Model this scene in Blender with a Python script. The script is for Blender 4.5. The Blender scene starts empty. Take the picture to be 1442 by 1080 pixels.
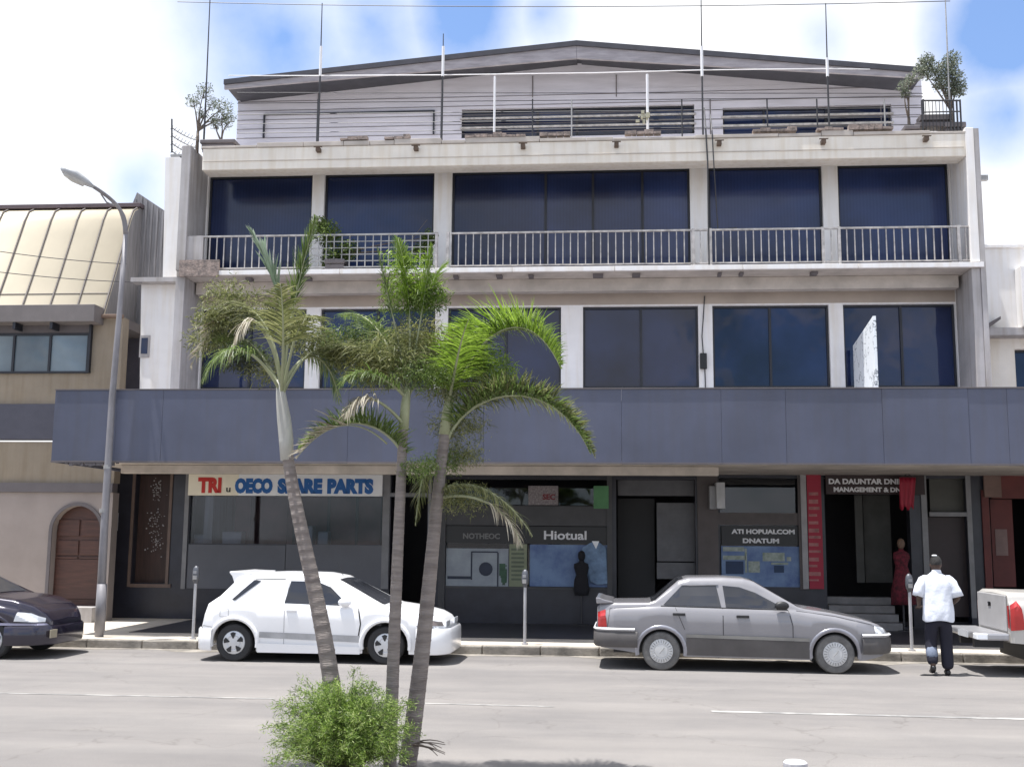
import bpy, bmesh, math, random
from mathutils import Vector, Matrix
random.seed(7)
rad = math.radians
S = bpy.context.scene
COL = S.collection
# ------------------------------------------------------------------ camera
F = 1540.0
CAMP = Vector((0, 0, 2.0))
CM = Matrix.Rotation(rad(4.6), 3, 'Z') @ Matrix.Rotation(rad(97.98), 3, 'X') @ Matrix.Rotation(rad(.49), 3, 'Z')
cam = bpy.data.cameras.new('camera'); co = bpy.data.objects.new('camera', cam); COL.objects.link(co)
co.matrix_world = Matrix.Translation(CAMP) @ CM.to_4x4()
cam.sensor_width = 36; cam.lens = F * 36 / 1442; cam.clip_end = 2000; cam.clip_start = .1
S.camera = co
# ------------------------------------------------------------------ exposure
S.view_settings.view_transform = 'Standard'; S.view_settings.look = 'None'
S.view_settings.gamma = 1; S.view_settings.exposure = .72
# ------------------------------------------------------------------ sun and sky
SUN = Vector((-.22, -.065, 1)).normalized()
sl = bpy.data.lights.new('sun', 'SUN'); sl.energy = 4.8; sl.angle = rad(.53); sl.color = (1, .975, .94)
so = bpy.data.objects.new('sun', sl); COL.objects.link(so)
so.rotation_euler = SUN.to_track_quat('Z', 'Y').to_euler(); so.location = (0, 0, 40)
W = bpy.data.worlds.new('World'); S.world = W; W.use_nodes = True
nt = W.node_tree; N = nt.nodes; L = nt.links
for n in list(N): N.remove(n)
out = N.new('ShaderNodeOutputWorld'); bg = N.new('ShaderNodeBackground'); L.new(bg.outputs[0], out.inputs[0])
sky = N.new('ShaderNodeTexSky'); sky.sky_type = 'NISHITA'; sky.sun_disc = False
sky.sun_elevation = math.asin(SUN.z); sky.sun_rotation = math.atan2(SUN.x, SUN.y)
sky.air_density = 1.0; sky.dust_density = 1.5
def pdir(px, py):
    return (CM @ Vector(((px - 721) / F, -(py - 540) / F, -1))).normalized()
tc = N.new('ShaderNodeTexCoord')
nz = N.new('ShaderNodeTexNoise'); nz.inputs['Scale'].default_value = 5.5; nz.inputs['Detail'].default_value = 9; nz.inputs['Roughness'].default_value = .55
L.new(tc.outputs['Generated'], nz.inputs['Vector'])
def math_node(op, a, b=None, clamp=False):
    m = N.new('ShaderNodeMath'); m.operation = op; m.use_clamp = clamp
    for i, v in enumerate((a, b)):
        if v is None: continue
        if isinstance(v, (int, float)): m.inputs[i].default_value = v
        else: L.new(v, m.inputs[i])
    return m.outputs[0]
# gaps of blue between the clouds (directions on the sky dome)
acc = None
for px, py, r, s in ((655, 10, .085, 1.0), (400, 50, .14, .75), (1425, 30, .085, 1.0), (1420, 160, .06, .6), (190, 262, .06, .45), (520, 30, .10, .7), (760, 20, .05, .6),
                     (1150, 60, .05, .3), (540, 95, .06, .35)):
    vd = N.new('ShaderNodeVectorMath'); vd.operation = 'DISTANCE'
    L.new(tc.outputs['Generated'], vd.inputs[0]); vd.inputs[1].default_value = pdir(px, py)
    q = math_node('DIVIDE', vd.outputs['Value'], r)
    q = math_node('SUBTRACT', 1.0, q, True)
    q = math_node('MULTIPLY', q, s * 1.5)
    acc = q if acc is None else math_node('MAXIMUM', acc, q)
nf = math_node('MULTIPLY', math_node('SUBTRACT', nz.outputs['Fac'], .5), 1.8)
# elsewhere in the sky the clouds break up on their own
back = math_node('MULTIPLY', math_node('SUBTRACT', nz.outputs['Fac'], .47, True), 8.0)
sepd = N.new('ShaderNodeSeparateXYZ'); L.new(tc.outputs['Generated'], sepd.inputs[0])
away = math_node('MULTIPLY', math_node('SUBTRACT', .45, sepd.outputs['Y'], True), 3.0, True)
blue = math_node('MAXIMUM', math_node('ADD', acc, math_node('MULTIPLY', nf, math_node('MULTIPLY', acc, 3.0, True))), math_node('MULTIPLY', back, away), True)
blue = math_node('MINIMUM', math_node('MULTIPLY', blue, .95), .92)
skm = N.new('ShaderNodeMix'); skm.data_type = 'RGBA'; skm.blend_type = 'MULTIPLY'; skm.inputs['Factor'].default_value = 1
L.new(sky.outputs[0], skm.inputs['A']); skm.inputs['B'].default_value = (1.0, 1.35, 1.75, 1)
cl = N.new('ShaderNodeMix'); cl.data_type = 'RGBA'
cr = N.new('ShaderNodeValToRGB'); L.new(nz.outputs['Fac'], cr.inputs[0])
cr.color_ramp.elements[0].position = .3; cr.color_ramp.elements[0].color = (8.6, 9.0, 9.8, 1)
cr.color_ramp.elements[1].position = .6; cr.color_ramp.elements[1].color = (9.6, 9.6, 9.7, 1)
L.new(blue, cl.inputs['Factor']); L.new(cr.outputs[0], cl.inputs['A']); L.new(skm.outputs['Result'], cl.inputs['B'])
L.new(cl.outputs['Result'], bg.inputs[0]); bg.inputs[1].default_value = .08

# ================================================================== helpers
def P(px, py, Y):
    d = CM @ Vector(((px - 721) / F, -(py - 540) / F, -1))
    return CAMP + d * (Y / d.y)
def ntree(name):
    m = bpy.data.materials.new(name); m.use_nodes = True
    t = m.node_tree; b = t.nodes['Principled BSDF']
    return m, t, b
def mat(name, col, rough=.6, metal=0, var=.15, scale=3, bump=0, bscale=60, coat=0, spec=.5, stretch=None, col2=None, streak=0, lo=.35, hi=.65):
    m, t, b = ntree(name); n = t.nodes; l = t.links
    b.inputs['Roughness'].default_value = rough; b.inputs['Metallic'].default_value = metal
    b.inputs['Coat Weight'].default_value = coat; b.inputs['Specular IOR Level'].default_value = spec
    b.inputs['Coat Roughness'].default_value = .06
    c = (*col, 1)
    tcn = n.new('ShaderNodeTexCoord')
    mp = n.new('ShaderNodeMapping'); l.new(tcn.outputs['Object'], mp.inputs[0])
    if stretch: mp.inputs['Scale'].default_value = stretch
    if var > 0 or col2:
        no = n.new('ShaderNodeTexNoise'); no.inputs['Scale'].default_value = scale; no.inputs['Detail'].default_value = 8; no.inputs['Roughness'].default_value = .62
        l.new(mp.outputs[0], no.inputs['Vector'])
        rp = n.new('ShaderNodeValToRGB'); l.new(no.outputs['Fac'], rp.inputs[0])
        rp.color_ramp.elements[0].position = lo; rp.color_ramp.elements[1].position = hi
        d = col2 if col2 else tuple(x * (1 - var * 1.6) for x in col)
        rp.color_ramp.elements[0].color = (*d, 1); rp.color_ramp.elements[1].color = c
        src = rp.outputs[0]
        if streak:
            mp2 = n.new('ShaderNodeMapping'); mp2.inputs['Scale'].default_value = (5, 5, .45); l.new(tcn.outputs['Object'], mp2.inputs[0])
            n2 = n.new('ShaderNodeTexNoise'); n2.inputs['Scale'].default_value = 1.6; n2.inputs['Detail'].default_value = 6; l.new(mp2.outputs[0], n2.inputs['Vector'])
            r2 = n.new('ShaderNodeValToRGB'); l.new(n2.outputs['Fac'], r2.inputs[0])
            r2.color_ramp.elements[0].position = .34; r2.color_ramp.elements[1].position = .56
            k = 1 - streak; r2.color_ramp.elements[0].color = (k, k * .97, k * .92, 1)
            mx = n.new('ShaderNodeMix'); mx.data_type = 'RGBA'; mx.blend_type = 'MULTIPLY'; mx.inputs['Factor'].default_value = 1
            l.new(src, mx.inputs['A']); l.new(r2.outputs[0], mx.inputs['B']); src = mx.outputs['Result']
        l.new(src, b.inputs['Base Color'])
    else: b.inputs['Base Color'].default_value = c
    if bump:
        nb = n.new('ShaderNodeTexNoise'); nb.inputs['Scale'].default_value = bscale; nb.inputs['Detail'].default_value = 5
        l.new(mp.outputs[0], nb.inputs['Vector'])
        bp = n.new('ShaderNodeBump'); bp.inputs['Strength'].default_value = bump; bp.inputs['Distance'].default_value = .02
        l.new(nb.outputs['Fac'], bp.inputs['Height']); l.new(bp.outputs[0], b.inputs['Normal'])
    return m
def leafmat(name, cols, rough=.5, trans=.35):
    m = bpy.data.materials.new(name); m.use_nodes = True; t = m.node_tree; n = t.nodes; l = t.links
    b = n['Principled BSDF']; b.inputs['Roughness'].default_value = rough
    g = n.new('ShaderNodeNewGeometry'); rp = n.new('ShaderNodeValToRGB'); l.new(g.outputs['Random Per Island'], rp.inputs[0])
    rp.color_ramp.elements[0].color = (*cols[0], 1); rp.color_ramp.elements[1].color = (*cols[-1], 1)
    for i, c in enumerate(cols[1:-1]):
        e = rp.color_ramp.elements.new((i + 1) / (len(cols) - 1)); e.color = (*c, 1)
    l.new(rp.outputs[0], b.inputs['Base Color'])
    tr = n.new('ShaderNodeBsdfTranslucent'); l.new(rp.outputs[0], tr.inputs[0])
    mx = n.new('ShaderNodeMixShader'); mx.inputs[0].default_value = trans
    l.new(b.outputs[0], mx.inputs[1]); l.new(tr.outputs[0], mx.inputs[2]); l.new(mx.outputs[0], n['Material Output'].inputs[0])
    return m
def clearglass(name, tint=(.8, .85, .9)):
    m = bpy.data.materials.new(name); m.use_nodes = True; t = m.node_tree; n = t.nodes; l = t.links
    n.remove(n['Principled BSDF'])
    tr = n.new('ShaderNodeBsdfTransparent'); tr.inputs[0].default_value = (*tint, 1)
    gl = n.new('ShaderNodeBsdfGlossy'); gl.inputs['Roughness'].default_value = .02
    fr = n.new('ShaderNodeFresnel'); fr.inputs[0].default_value = 1.5
    mx = n.new('ShaderNodeMixShader'); l.new(fr.outputs[0], mx.inputs[0]); l.new(tr.outputs[0], mx.inputs[1]); l.new(gl.outputs[0], mx.inputs[2])
    l.new(mx.outputs[0], n['Material Output'].inputs[0]); return m
def tinted(name, c1, c2, rough=.04, lines=0, spec=.5):
    m, t, b = ntree(name); n = t.nodes; l = t.links
    b.inputs['Roughness'].default_value = rough; b.inputs['Specular IOR Level'].default_value = spec
    tcn = n.new('ShaderNodeTexCoord')
    no = n.new('ShaderNodeTexNoise'); no.inputs['Scale'].default_value = .55; no.inputs['Detail'].default_value = 4
    l.new(tcn.outputs['Object'], no.inputs['Vector'])
    rp = n.new('ShaderNodeValToRGB'); l.new(no.outputs['Fac'], rp.inputs[0])
    rp.color_ramp.elements[0].position = .36; rp.color_ramp.elements[1].position = .64
    rp.color_ramp.elements[0].color = (*c1, 1); rp.color_ramp.elements[1].color = (*c2, 1)
    src = rp.outputs[0]
    if lines:
        wv = n.new('ShaderNodeTexWave'); wv.bands_direction = 'X'; wv.inputs['Scale'].default_value = lines; wv.inputs['Distortion'].default_value = 1.2
        wv.inputs['Detail'].default_value = 2
        l.new(tcn.outputs['Object'], wv.inputs['Vector'])
        r2 = n.new('ShaderNodeValToRGB'); l.new(wv.outputs['Fac'], r2.inputs[0])
        r2.color_ramp.elements[0].color = (.80, .82, .86, 1)
        mx = n.new('ShaderNodeMix'); mx.data_type = 'RGBA'; mx.blend_type = 'MULTIPLY'; mx.inputs['Factor'].default_value = 1
        l.new(src, mx.inputs['A']); l.new(r2.outputs[0], mx.inputs['B']); src = mx.outputs['Result']
    oi = n.new('ShaderNodeObjectInfo'); mr = n.new('ShaderNodeMapRange'); mr.inputs['To Min'].default_value = .75; mr.inputs['To Max'].default_value = 1.25
    l.new(oi.outputs['Random'], mr.inputs['Value']); vm = n.new('ShaderNodeVectorMath'); vm.operation = 'SCALE'; l.new(src, vm.inputs[0]); l.new(mr.outputs[0], vm.inputs['Scale']); src = vm.outputs[0]
    l.new(src, b.inputs['Base Color'])
    nb = n.new('ShaderNodeTexNoise'); nb.inputs['Scale'].default_value = 1.1
    l.new(tcn.outputs['Object'], nb.inputs['Vector'])
    bp = n.new('ShaderNodeBump'); bp.inputs['Strength'].default_value = .12; bp.inputs['Distance'].default_value = .08
    l.new(nb.outputs['Fac'], bp.inputs['Height']); l.new(bp.outputs[0], b.inputs['Normal'])
    return m

class MB:
    def __init__(s): s.v = []; s.f = []; s.smooth = False
    def add(s, vs, fs):
        o = len(s.v); s.v += [Vector(v) for v in vs]; s.f += [tuple(i + o for i in f) for f in fs]; return s
    def box(s, x0, x1, y0, y1, z0, z1):
        return s.add([(x0, y0, z0), (x1, y0, z0), (x1, y1, z0), (x0, y1, z0), (x0, y0, z1), (x1, y0, z1), (x1, y1, z1), (x0, y1, z1)],
                     [(3, 2, 1, 0), (4, 5, 6, 7), (0, 1, 5, 4), (1, 2, 6, 5), (2, 3, 7, 6), (3, 0, 4, 7)])
    def prism(s, pts, y0, y1):      # pts (x,z) outline seen from the front, extruded in y
        n = len(pts)
        s.add([(x, y0, z) for x, z in pts] + [(x, y1, z) for x, z in pts],
              [tuple(range(n)), tuple(range(2 * n - 1, n - 1, -1))] + [((i + 1) % n, i, n + i, n + (i + 1) % n) for i in range(n)])
        return s
    def tube(s, pts, rs, n=8, cap=True):
        pts = [Vector(p) for p in pts]
        if not isinstance(rs, (list, tuple)): rs = [rs] * len(pts)
        o = len(s.v); up = None
        for i, p in enumerate(pts):
            t = (pts[min(i + 1, len(pts) - 1)] - pts[max(i - 1, 0)]).normalized()
            if up is None: up = Vector((0, 0, 1)) if abs(t.z) < .9 else Vector((1, 0, 0))
            a = t.cross(up).normalized(); b = a.cross(t).normalized(); up = b
            for k in range(n):
                q = 2 * math.pi * k / n
                s.v.append(p + (a * math.cos(q) + b * math.sin(q)) * rs[i])
        for i in range(len(pts) - 1):
            for k in range(n):
                k2 = (k + 1) % n
                s.f.append((o + i * n + k, o + i * n + k2, o + (i + 1) * n + k2, o + (i + 1) * n + k))
        if cap:
            s.f.append(tuple(o + k for k in range(n))[::-1]); s.f.append(tuple(o + (len(pts) - 1) * n + k for k in range(n)))
        return s
    def lathe(s, prof, c, axis='Z', n=20):   # prof (r, h)
        o = len(s.v); c = Vector(c)
        for r, h in prof:
            for k in range(n):
                q = 2 * math.pi * k / n
                if axis == 'Z': s.v.append(c + Vector((r * math.cos(q), r * math.sin(q), h)))
                else: s.v.append(c + Vector((r * math.cos(q), h, r * math.sin(q))))
        for i in range(len(prof) - 1):
            for k in range(n):
                k2 = (k + 1) % n; s.f.append((o + i * n + k, o + i * n + k2, o + (i + 1) * n + k2, o + (i + 1) * n + k))
        s.f.append(tuple(o + k for k in range(n))); s.f.append(tuple(o + (len(prof) - 1) * n + k for k in range(n)))
        return s
    def leaf(s, p, d, nrm, ln, w):
        d = d.normalized(); a = d.cross(nrm)
        if a.length < 1e-4: a = d.cross(Vector((.3, .5, .8)))
        a.normalize(); a *= w / 2
        return s.add([p, p + d * ln * .4 + a, p + d * ln, p + d * ln * .4 - a], [(0, 1, 2, 3)])
    def blade(s, p, d, ln, w, droop, nrm, seg=3):
        d = d.normalized(); a = d.cross(nrm)
        if a.length < 1e-4: a = Vector((1, 0, 0))
        a.normalize(); vs = []; q = Vector(p)
        for i in range(seg + 1):
            t = i / seg; ww = w / 2 * (1 - t) ** .7 * (.55 + .9 * min(t * 2.5, 1) * .5) if i < seg else .0008
            vs += [q + a * ww, q - a * ww]
            q = q + d * ln / seg; d = (d + Vector((0, 0, -droop / seg))).normalized()
        return s.add(vs, [(2 * i, 2 * i + 1, 2 * i + 3, 2 * i + 2) for i in range(seg)])
def wpos(o):
    v = Vector((0, 0, 0))
    while o: v = v + o.location; o = o.parent
    return v
def obj(name, mb, m, parent=None, smooth=False, bevel=0, local=False, base=None, recalc=True, autos=None):
    me = bpy.data.meshes.new(name)
    off = Vector((0, 0, 0))
    if not local:
        if parent: off = wpos(parent)
        elif base is not None: off = Vector(base)
    me.from_pydata([v - off for v in mb.v], [], mb.f)
    if recalc:
        b = bmesh.new(); b.from_mesh(me); bmesh.ops.recalc_face_normals(b, faces=b.faces); b.to_mesh(me); b.free()
    me.materials.append(m)
    if smooth:
        for p in me.polygons: p.use_smooth = True
        if autos: me.set_sharp_from_angle(angle=rad(autos))
    o = bpy.data.objects.new(name, me); COL.objects.link(o)
    if parent: o.parent = parent
    elif base is not None: o.location = base
    if bevel:
        bv = o.modifiers.new('bevel', 'BEVEL'); bv.width = bevel; bv.segments = 2; bv.limit_method = 'ANGLE'
    return o
def tag(o, label, cat, group=None, kind=None):
    if label: o['label'] = label
    if cat: o['category'] = cat
    if group: o['group'] = group
    if kind: o['kind'] = kind
    return o
def thing(name, label, cat, loc, group=None, rz=0):
    o = bpy.data.objects.new(name, None); COL.objects.link(o); o.location = loc; o.rotation_euler = (0, 0, rz)
    o.empty_display_size = .2
    return tag(o, label, cat, group)
def copy_tree(o, parent=None):
    c = o.copy(); COL.objects.link(c)
    if parent: c.parent = parent
    for ch in [x for x in bpy.data.objects if x.parent == o]: copy_tree(ch, c)
    return c
def pb(mb, x0, y0, x1, y1, Y, d=.05):      # box whose front face fills a rectangle of the facade plane Y
    a = P((x0 + x1) / 2, y0, Y); b = P((x0 + x1) / 2, y1, Y); c = P(x0, (y0 + y1) / 2, Y); e = P(x1, (y0 + y1) / 2, Y)
    return mb.box(c.x, e.x, Y, Y + d, b.z, a.z)
def X(px, py, Y): return P(px, py, Y).x
def Z(px, py, Y): return P(px, py, Y).z
def wall(mb, xs, zs, holes, y0, y1, keep=None):
    """wall slab between xs and zs with rectangular openings (x0,x1,z0,z1)"""
    gx = sorted(set([xs[0], xs[1]] + [v for h in holes for v in h[:2] if xs[0] < v < xs[1]]))
    gz = sorted(set([zs[0], zs[1]] + [v for h in holes for v in h[2:] if zs[0] < v < zs[1]]))
    def full(i, k):
        if i < 0 or k < 0 or i >= len(gx) - 1 or k >= len(gz) - 1: return False
        cx = (gx[i] + gx[i + 1]) / 2; cz = (gz[k] + gz[k + 1]) / 2
        return not any(h[0] < cx < h[1] and h[2] < cz < h[3] for h in holes)
    for i in range(len(gx) - 1):
        for k in range(len(gz) - 1):
            if not full(i, k): continue
            a, b, c, d = gx[i], gx[i + 1], gz[k], gz[k + 1]
            mb.add([(a, y0, c), (b, y0, c), (b, y0, d), (a, y0, d)], [(0, 1, 2, 3)])
            mb.add([(a, y1, c), (b, y1, c), (b, y1, d), (a, y1, d)], [(3, 2, 1, 0)])
            if not full(i - 1, k): mb.add([(a, y0, c), (a, y0, d), (a, y1, d), (a, y1, c)], [(0, 1, 2, 3)])
            if not full(i + 1, k): mb.add([(b, y0, c), (b, y0, d), (b, y1, d), (b, y1, c)], [(3, 2, 1, 0)])
            if not full(i, k - 1): mb.add([(a, y0, c), (b, y0, c), (b, y1, c), (a, y1, c)], [(3, 2, 1, 0)])
            if not full(i, k + 1): mb.add([(a, y0, d), (b, y0, d), (b, y1, d), (a, y1, d)], [(0, 1, 2, 3)])
    return mb
def text(name, s, size, loc, m, parent, bold=0, width=None, depth=.004, xs=1.0):
    cu = bpy.data.curves.new(name, 'FONT'); cu.body = s; cu.size = size; cu.extrude = depth; cu.offset = bold; cu.align_x = 'LEFT'; cu.resolution_u = 3
    t = bpy.data.objects.new(name, cu); COL.objects.link(t); bpy.context.view_layer.update()
    me = bpy.data.meshes.new_from_object(t); bpy.data.objects.remove(t)
    x0 = min(v.co.x for v in me.vertices); x1 = max(v.co.x for v in me.vertices)
    k = width / (x1 - x0) if width else xs
    off = wpos(parent) if parent else Vector((0, 0, 0))
    for v in me.vertices:
        x, y, z = v.co; v.co = Vector((loc[0] + (x - x0) * k, loc[1] - z, loc[2] + y)) - off
    me.materials.clear(); me.materials.append(m)
    o = bpy.data.objects.new(name, me); COL.objects.link(o); o.parent = parent
    return o
def sm(a, b, t):
    t = max(0, min(1, (t - a) / (b - a))); return t * t * (3 - 2 * t)
def interp(tab, x):
    if x <= tab[0][0]: return tab[0][1]
    for (a, u), (b, v) in zip(tab, tab[1:]):
        if x <= b: return u + (v - u) * (x - a) / (b - a)
    return tab[-1][1]
def bez(pts, n):
    pts = [Vector(p) for p in pts]; o = []
    for i in range(n + 1):
        t = i / n; q = list(pts)
        while len(q) > 1: q = [q[k].lerp(q[k + 1], t) for k in range(len(q) - 1)]
        o.append(q[0])
    return o

# ================================================================== materials
asphalt, t_, b_ = ntree('dusty_asphalt'); n_ = t_.nodes; l_ = t_.links
b_.inputs['Roughness'].default_value = .92; b_.inputs['Specular IOR Level'].default_value = .2
tcn = n_.new('ShaderNodeTexCoord')
def rn(scale, st, detail=6, rough=.6):
    mp = n_.new('ShaderNodeMapping'); mp.inputs['Scale'].default_value = st; l_.new(tcn.outputs['Object'], mp.inputs[0])
    q = n_.new('ShaderNodeTexNoise'); q.inputs['Scale'].default_value = scale; q.inputs['Detail'].default_value = detail; q.inputs['Roughness'].default_value = rough
    l_.new(mp.outputs[0], q.inputs['Vector']); return q.outputs['Fac']
def rramp(src, p0, c0, p1, c1):
    q = n_.new('ShaderNodeValToRGB'); l_.new(src, q.inputs[0]); e = q.color_ramp.elements
    e[0].position = p0; e[0].color = (*c0, 1); e[1].position = p1; e[1].color = (*c1, 1); return q.outputs[0]
def rmul(a, b):
    q = n_.new('ShaderNodeMix'); q.data_type = 'RGBA'; q.blend_type = 'MULTIPLY'; q.inputs['Factor'].default_value = 1; l_.new(a, q.inputs['A']); l_.new(b, q.inputs['B']); return q.outputs['Result']
bands = rramp(rn(.9, (.06, 1, 1), 5), .36, (.190, .181, .176), .62, (.238, .226, .216))
blot = rramp(rn(.7, (.6, 1, 1), 8, .7), .34, (.86, .86, .87), .6, (1.04, 1.03, 1.02))
agg = rramp(rn(110, (1, 1, 1), 3), .32, (.72, .72, .73), .68, (1.18, 1.17, 1.16))
oil = rramp(rn(1.6, (.35, 1.3, 1), 7, .75), .30, (.72, .72, .73), .37, (1, 1, 1))
vo = n_.new('ShaderNodeTexVoronoi'); vo.feature = 'DISTANCE_TO_EDGE'; vo.inputs['Scale'].default_value = .33
wob = n_.new('ShaderNodeVectorMath'); wob.operation = 'ADD'; wn = n_.new('ShaderNodeTexNoise'); wn.inputs['Scale'].default_value = 1.7; wn.inputs['Detail'].default_value = 5
l_.new(tcn.outputs['Object'], wn.inputs['Vector']); l_.new(wn.outputs['Color'], wob.inputs[0]); l_.new(tcn.outputs['Object'], wob.inputs[1]); l_.new(wob.outputs[0], vo.inputs['Vector'])
crack = rramp(vo.outputs['Distance'], .0, (.80, .79, .78), .005, (1, 1, 1))
l_.new(rmul(rmul(rmul(rmul(bands, blot), agg), oil), crack), b_.inputs['Base Color'])
bp_ = n_.new('ShaderNodeBump'); bp_.inputs['Strength'].default_value = .5; bp_.inputs['Distance'].default_value = .01; l_.new(rn(130, (1, 1, 1), 3), bp_.inputs['Height']); l_.new(bp_.outputs[0], b_.inputs['Normal'])
paving = mat('pale_concrete_paving', (.62, .56, .48), .9, var=.18, scale=1.3, bump=.3, bscale=45)
kerbm = mat('kerb_concrete', (.33, .30, .26), .9, var=.35, scale=2.2, bump=.5, bscale=30)
linem = mat('worn_road_paint', (.42, .41, .39), .85, scale=2.6, col2=(.21, .205, .20), lo=.42, hi=.60)
soil = mat('dry_soil', (.14, .10, .07), .95, var=.4, scale=5, bump=1, bscale=30)
cream = mat('cream_painted_plaster', (.82, .77, .69), .8, var=.07, scale=1.2, bump=.12, streak=.08)
white = mat('white_painted_plaster', (.86, .845, .835), .75, var=.05, scale=1.5, bump=.1, streak=.07)
greyfin = mat('grey_painted_plaster', (.47, .45, .45), .8, var=.14, scale=1.2, bump=.1, streak=.2)
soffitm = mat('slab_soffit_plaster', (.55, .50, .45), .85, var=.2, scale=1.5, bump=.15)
siding = mat('lavender_grey_cladding', (.56, .55, .62), .7, var=.1, scale=2, stretch=(.5, 1, 4))
fasciam = mat('blue_grey_canopy_paint', (.090, .100, .150), .5, var=.16, scale=.5, bump=.04, bscale=12, streak=.02)
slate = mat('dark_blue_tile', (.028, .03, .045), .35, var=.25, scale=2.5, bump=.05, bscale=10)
darkwood = mat('dark_brown_panel', (.05, .022, .016), .5, var=.3, scale=4, stretch=(6, 6, .6))
black = mat('black_shadow_gap_paint', (.012, .012, .014), .6, var=.1)
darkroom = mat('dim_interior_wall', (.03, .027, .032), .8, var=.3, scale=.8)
redroom = mat('dim_red_partition', (.20, .07, .065), .7, var=.3, scale=1.5)
gframe = mat('grey_aluminium', (.28, .28, .29), .45, metal=.4, var=.1)
dframe = mat('dark_window_frame', (.025, .027, .035), .45, metal=.2, var=.1)
railm = mat('weathered_rail_metal', (.55, .52, .50), .5, metal=.25, var=.3, scale=8)
wirem = mat('dark_wire', (.05, .05, .055), .5, metal=.3, var=.1)
polewhite = mat('white_enamel_tube', (.78, .78, .80), .4, var=.05)
galv = mat('galvanised_steel', (.42, .41, .40), .5, metal=.5, var=.2, scale=6)
polem = mat('lamp_post_grey_paint', (.27, .26, .275), .6, metal=.2, var=.2, scale=3, stretch=(1, 1, .5))
brickm = mat('crumbling_brick', (.38, .30, .26), .9, scale=9, col2=(.14, .12, .11), bump=.8, bscale=25)
roofdark = mat('roof_sheet_slate', (.055, .055, .07), .6, var=.2, scale=3)
roofgrey = mat('roof_fascia_grey', (.36, .34, .37), .7, var=.2, scale=2, stretch=(1, 1, 5))
tan = mat('tan_render', (.30, .25, .19), .85, var=.12, scale=1.1, bump=.1, streak=.1)
pink = mat('pinkish_render', (.32, .275, .255), .85, var=.1, scale=1.1, bump=.1)
bandm = mat('grey_string_band', (.14, .125, .13), .7, var=.1)
yroof = mat('pale_yellow_sheet_metal', (.70, .62, .47), .5, metal=.1, var=.06, scale=.8, bump=.03, bscale=3)
seamm = mat('sheet_seam_grey', (.15, .13, .12), .6, var=.1)
clad = mat('grey_corrugated_cladding', (.30, .29, .30), .65, metal=.2, var=.25, scale=3, stretch=(8, 8, .4))
doorwood = mat('brown_panelled_wood', (.085, .035, .025), .5, var=.25, scale=3, stretch=(1, 1, 8))
wglass3 = tinted('navy_window_film', (.013, .021, .060), (.024, .041, .120), .15, lines=4.5)
wglass2 = tinted('dark_window_glass', (.006, .009, .026), (.018, .030, .085), .02, spec=.5)
wglassL = tinted('pale_sky_window_glass', (.10, .13, .16), (.20, .26, .30), .05)
shopglass = clearglass('clear_shop_glass', (.72, .76, .82))
signwhite = mat('sign_board_white', (.88, .90, .93), .5, var=.04)
signcream = mat('sign_board_cream', (.90, .85, .70), .5, var=.04)
redt = mat('red_lettering', (.55, .025, .02), .5, var=.05)
bluet = mat('blue_lettering', (.01, .12, .40), .5, var=.05)
whitet = mat('white_lettering', (.75, .75, .78), .5, var=.1)
blackp = mat('black_sign_panel', (.008, .008, .010), .4, var=.1)
greypan = mat('frosted_grey_panel', (.10, .105, .125), .4, var=.12, scale=1.2)
bluep = mat('blue_poster', (.07, .12, .28), .5, scale=1.5, col2=(.16, .25, .42), lo=.4, hi=.6)
redban = mat('red_banner', (.34, .015, .04), .6, scale=3, col2=(.30, .015, .04), stretch=(.3, 1, 3))
greenp = mat('green_poster', (.10, .28, .12), .6, var=.2)

# ================================================================== ground
m = MB().add([(-400, -400, 0), (400, -400, 0), (400, 600, 0), (-400, 600, 0)], [(0, 1, 2, 3)])
tag(obj('road', m, asphalt), None, None, kind='structure')
m = MB().box(-60, 60, 19.24, 60, -.2, .15)
tag(obj('pavement', m, paving), None, None, kind='structure')
m = MB(); xk = -60
while xk < 60:
    m.box(xk, xk + .985, 19.05 + random.uniform(-.006, .006), 19.235, -.2, .154 + random.uniform(-.004, .004)); xk += 1
tag(obj('kerb', m, kerbm, bevel=.02), None, None, kind='structure')
m = MB()
for x0, x1, ya, yb in ((-40, -4.0, 13.62, 13.62), (-2.6, -.55, 13.52, 13.45), (1.3, 30, 13.35, 12.6)):
    n = max(1, int((x1 - x0) / .5))
    for i in range(n):
        a = x0 + (x1 - x0) * i / n; b = x0 + (x1 - x0) * (i + 1) / n
        y0 = ya + (yb - ya) * i / n; y1 = ya + (yb - ya) * (i + 1) / n; w = .055 if x0 > 1 else .028
        m.add([(a, y0 - w, .004), (b, y1 - w, .004), (b, y1 + w, .004), (a, y0 + w, .004)], [(0, 1, 2, 3)])
tag(obj('road_marking', m, linem), None, None, kind='structure')
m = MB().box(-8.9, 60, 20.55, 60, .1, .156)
tag(obj('canopy_shade_apron', m, mat('canopy_shade_paving', (.05, .05, .06), .5, var=.2, scale=1.5)), None, None, kind='structure')  # dark sheet over the pavement: canopy shade put into its colour
# grit and sand gathered along the gutter: a thin low strip with its own uneven edge
m = MB(); n = 240
vs = []
for i in range(n + 1):
    x = -30 + 60 * i / n
    w = .22 + .16 * math.sin(x * 1.7) + .12 * math.sin(x * 4.3 + 1) + random.uniform(-.03, .03)
    vs += [(x, 19.05, .012), (x, 19.05 - max(.05, w), .004)]
m.add(vs, [(2 * i, 2 * i + 1, 2 * i + 3, 2 * i + 2) for i in range(n)])
tag(obj('gutter_grit', m, kerbm), None, None, kind='stuff')
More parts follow.
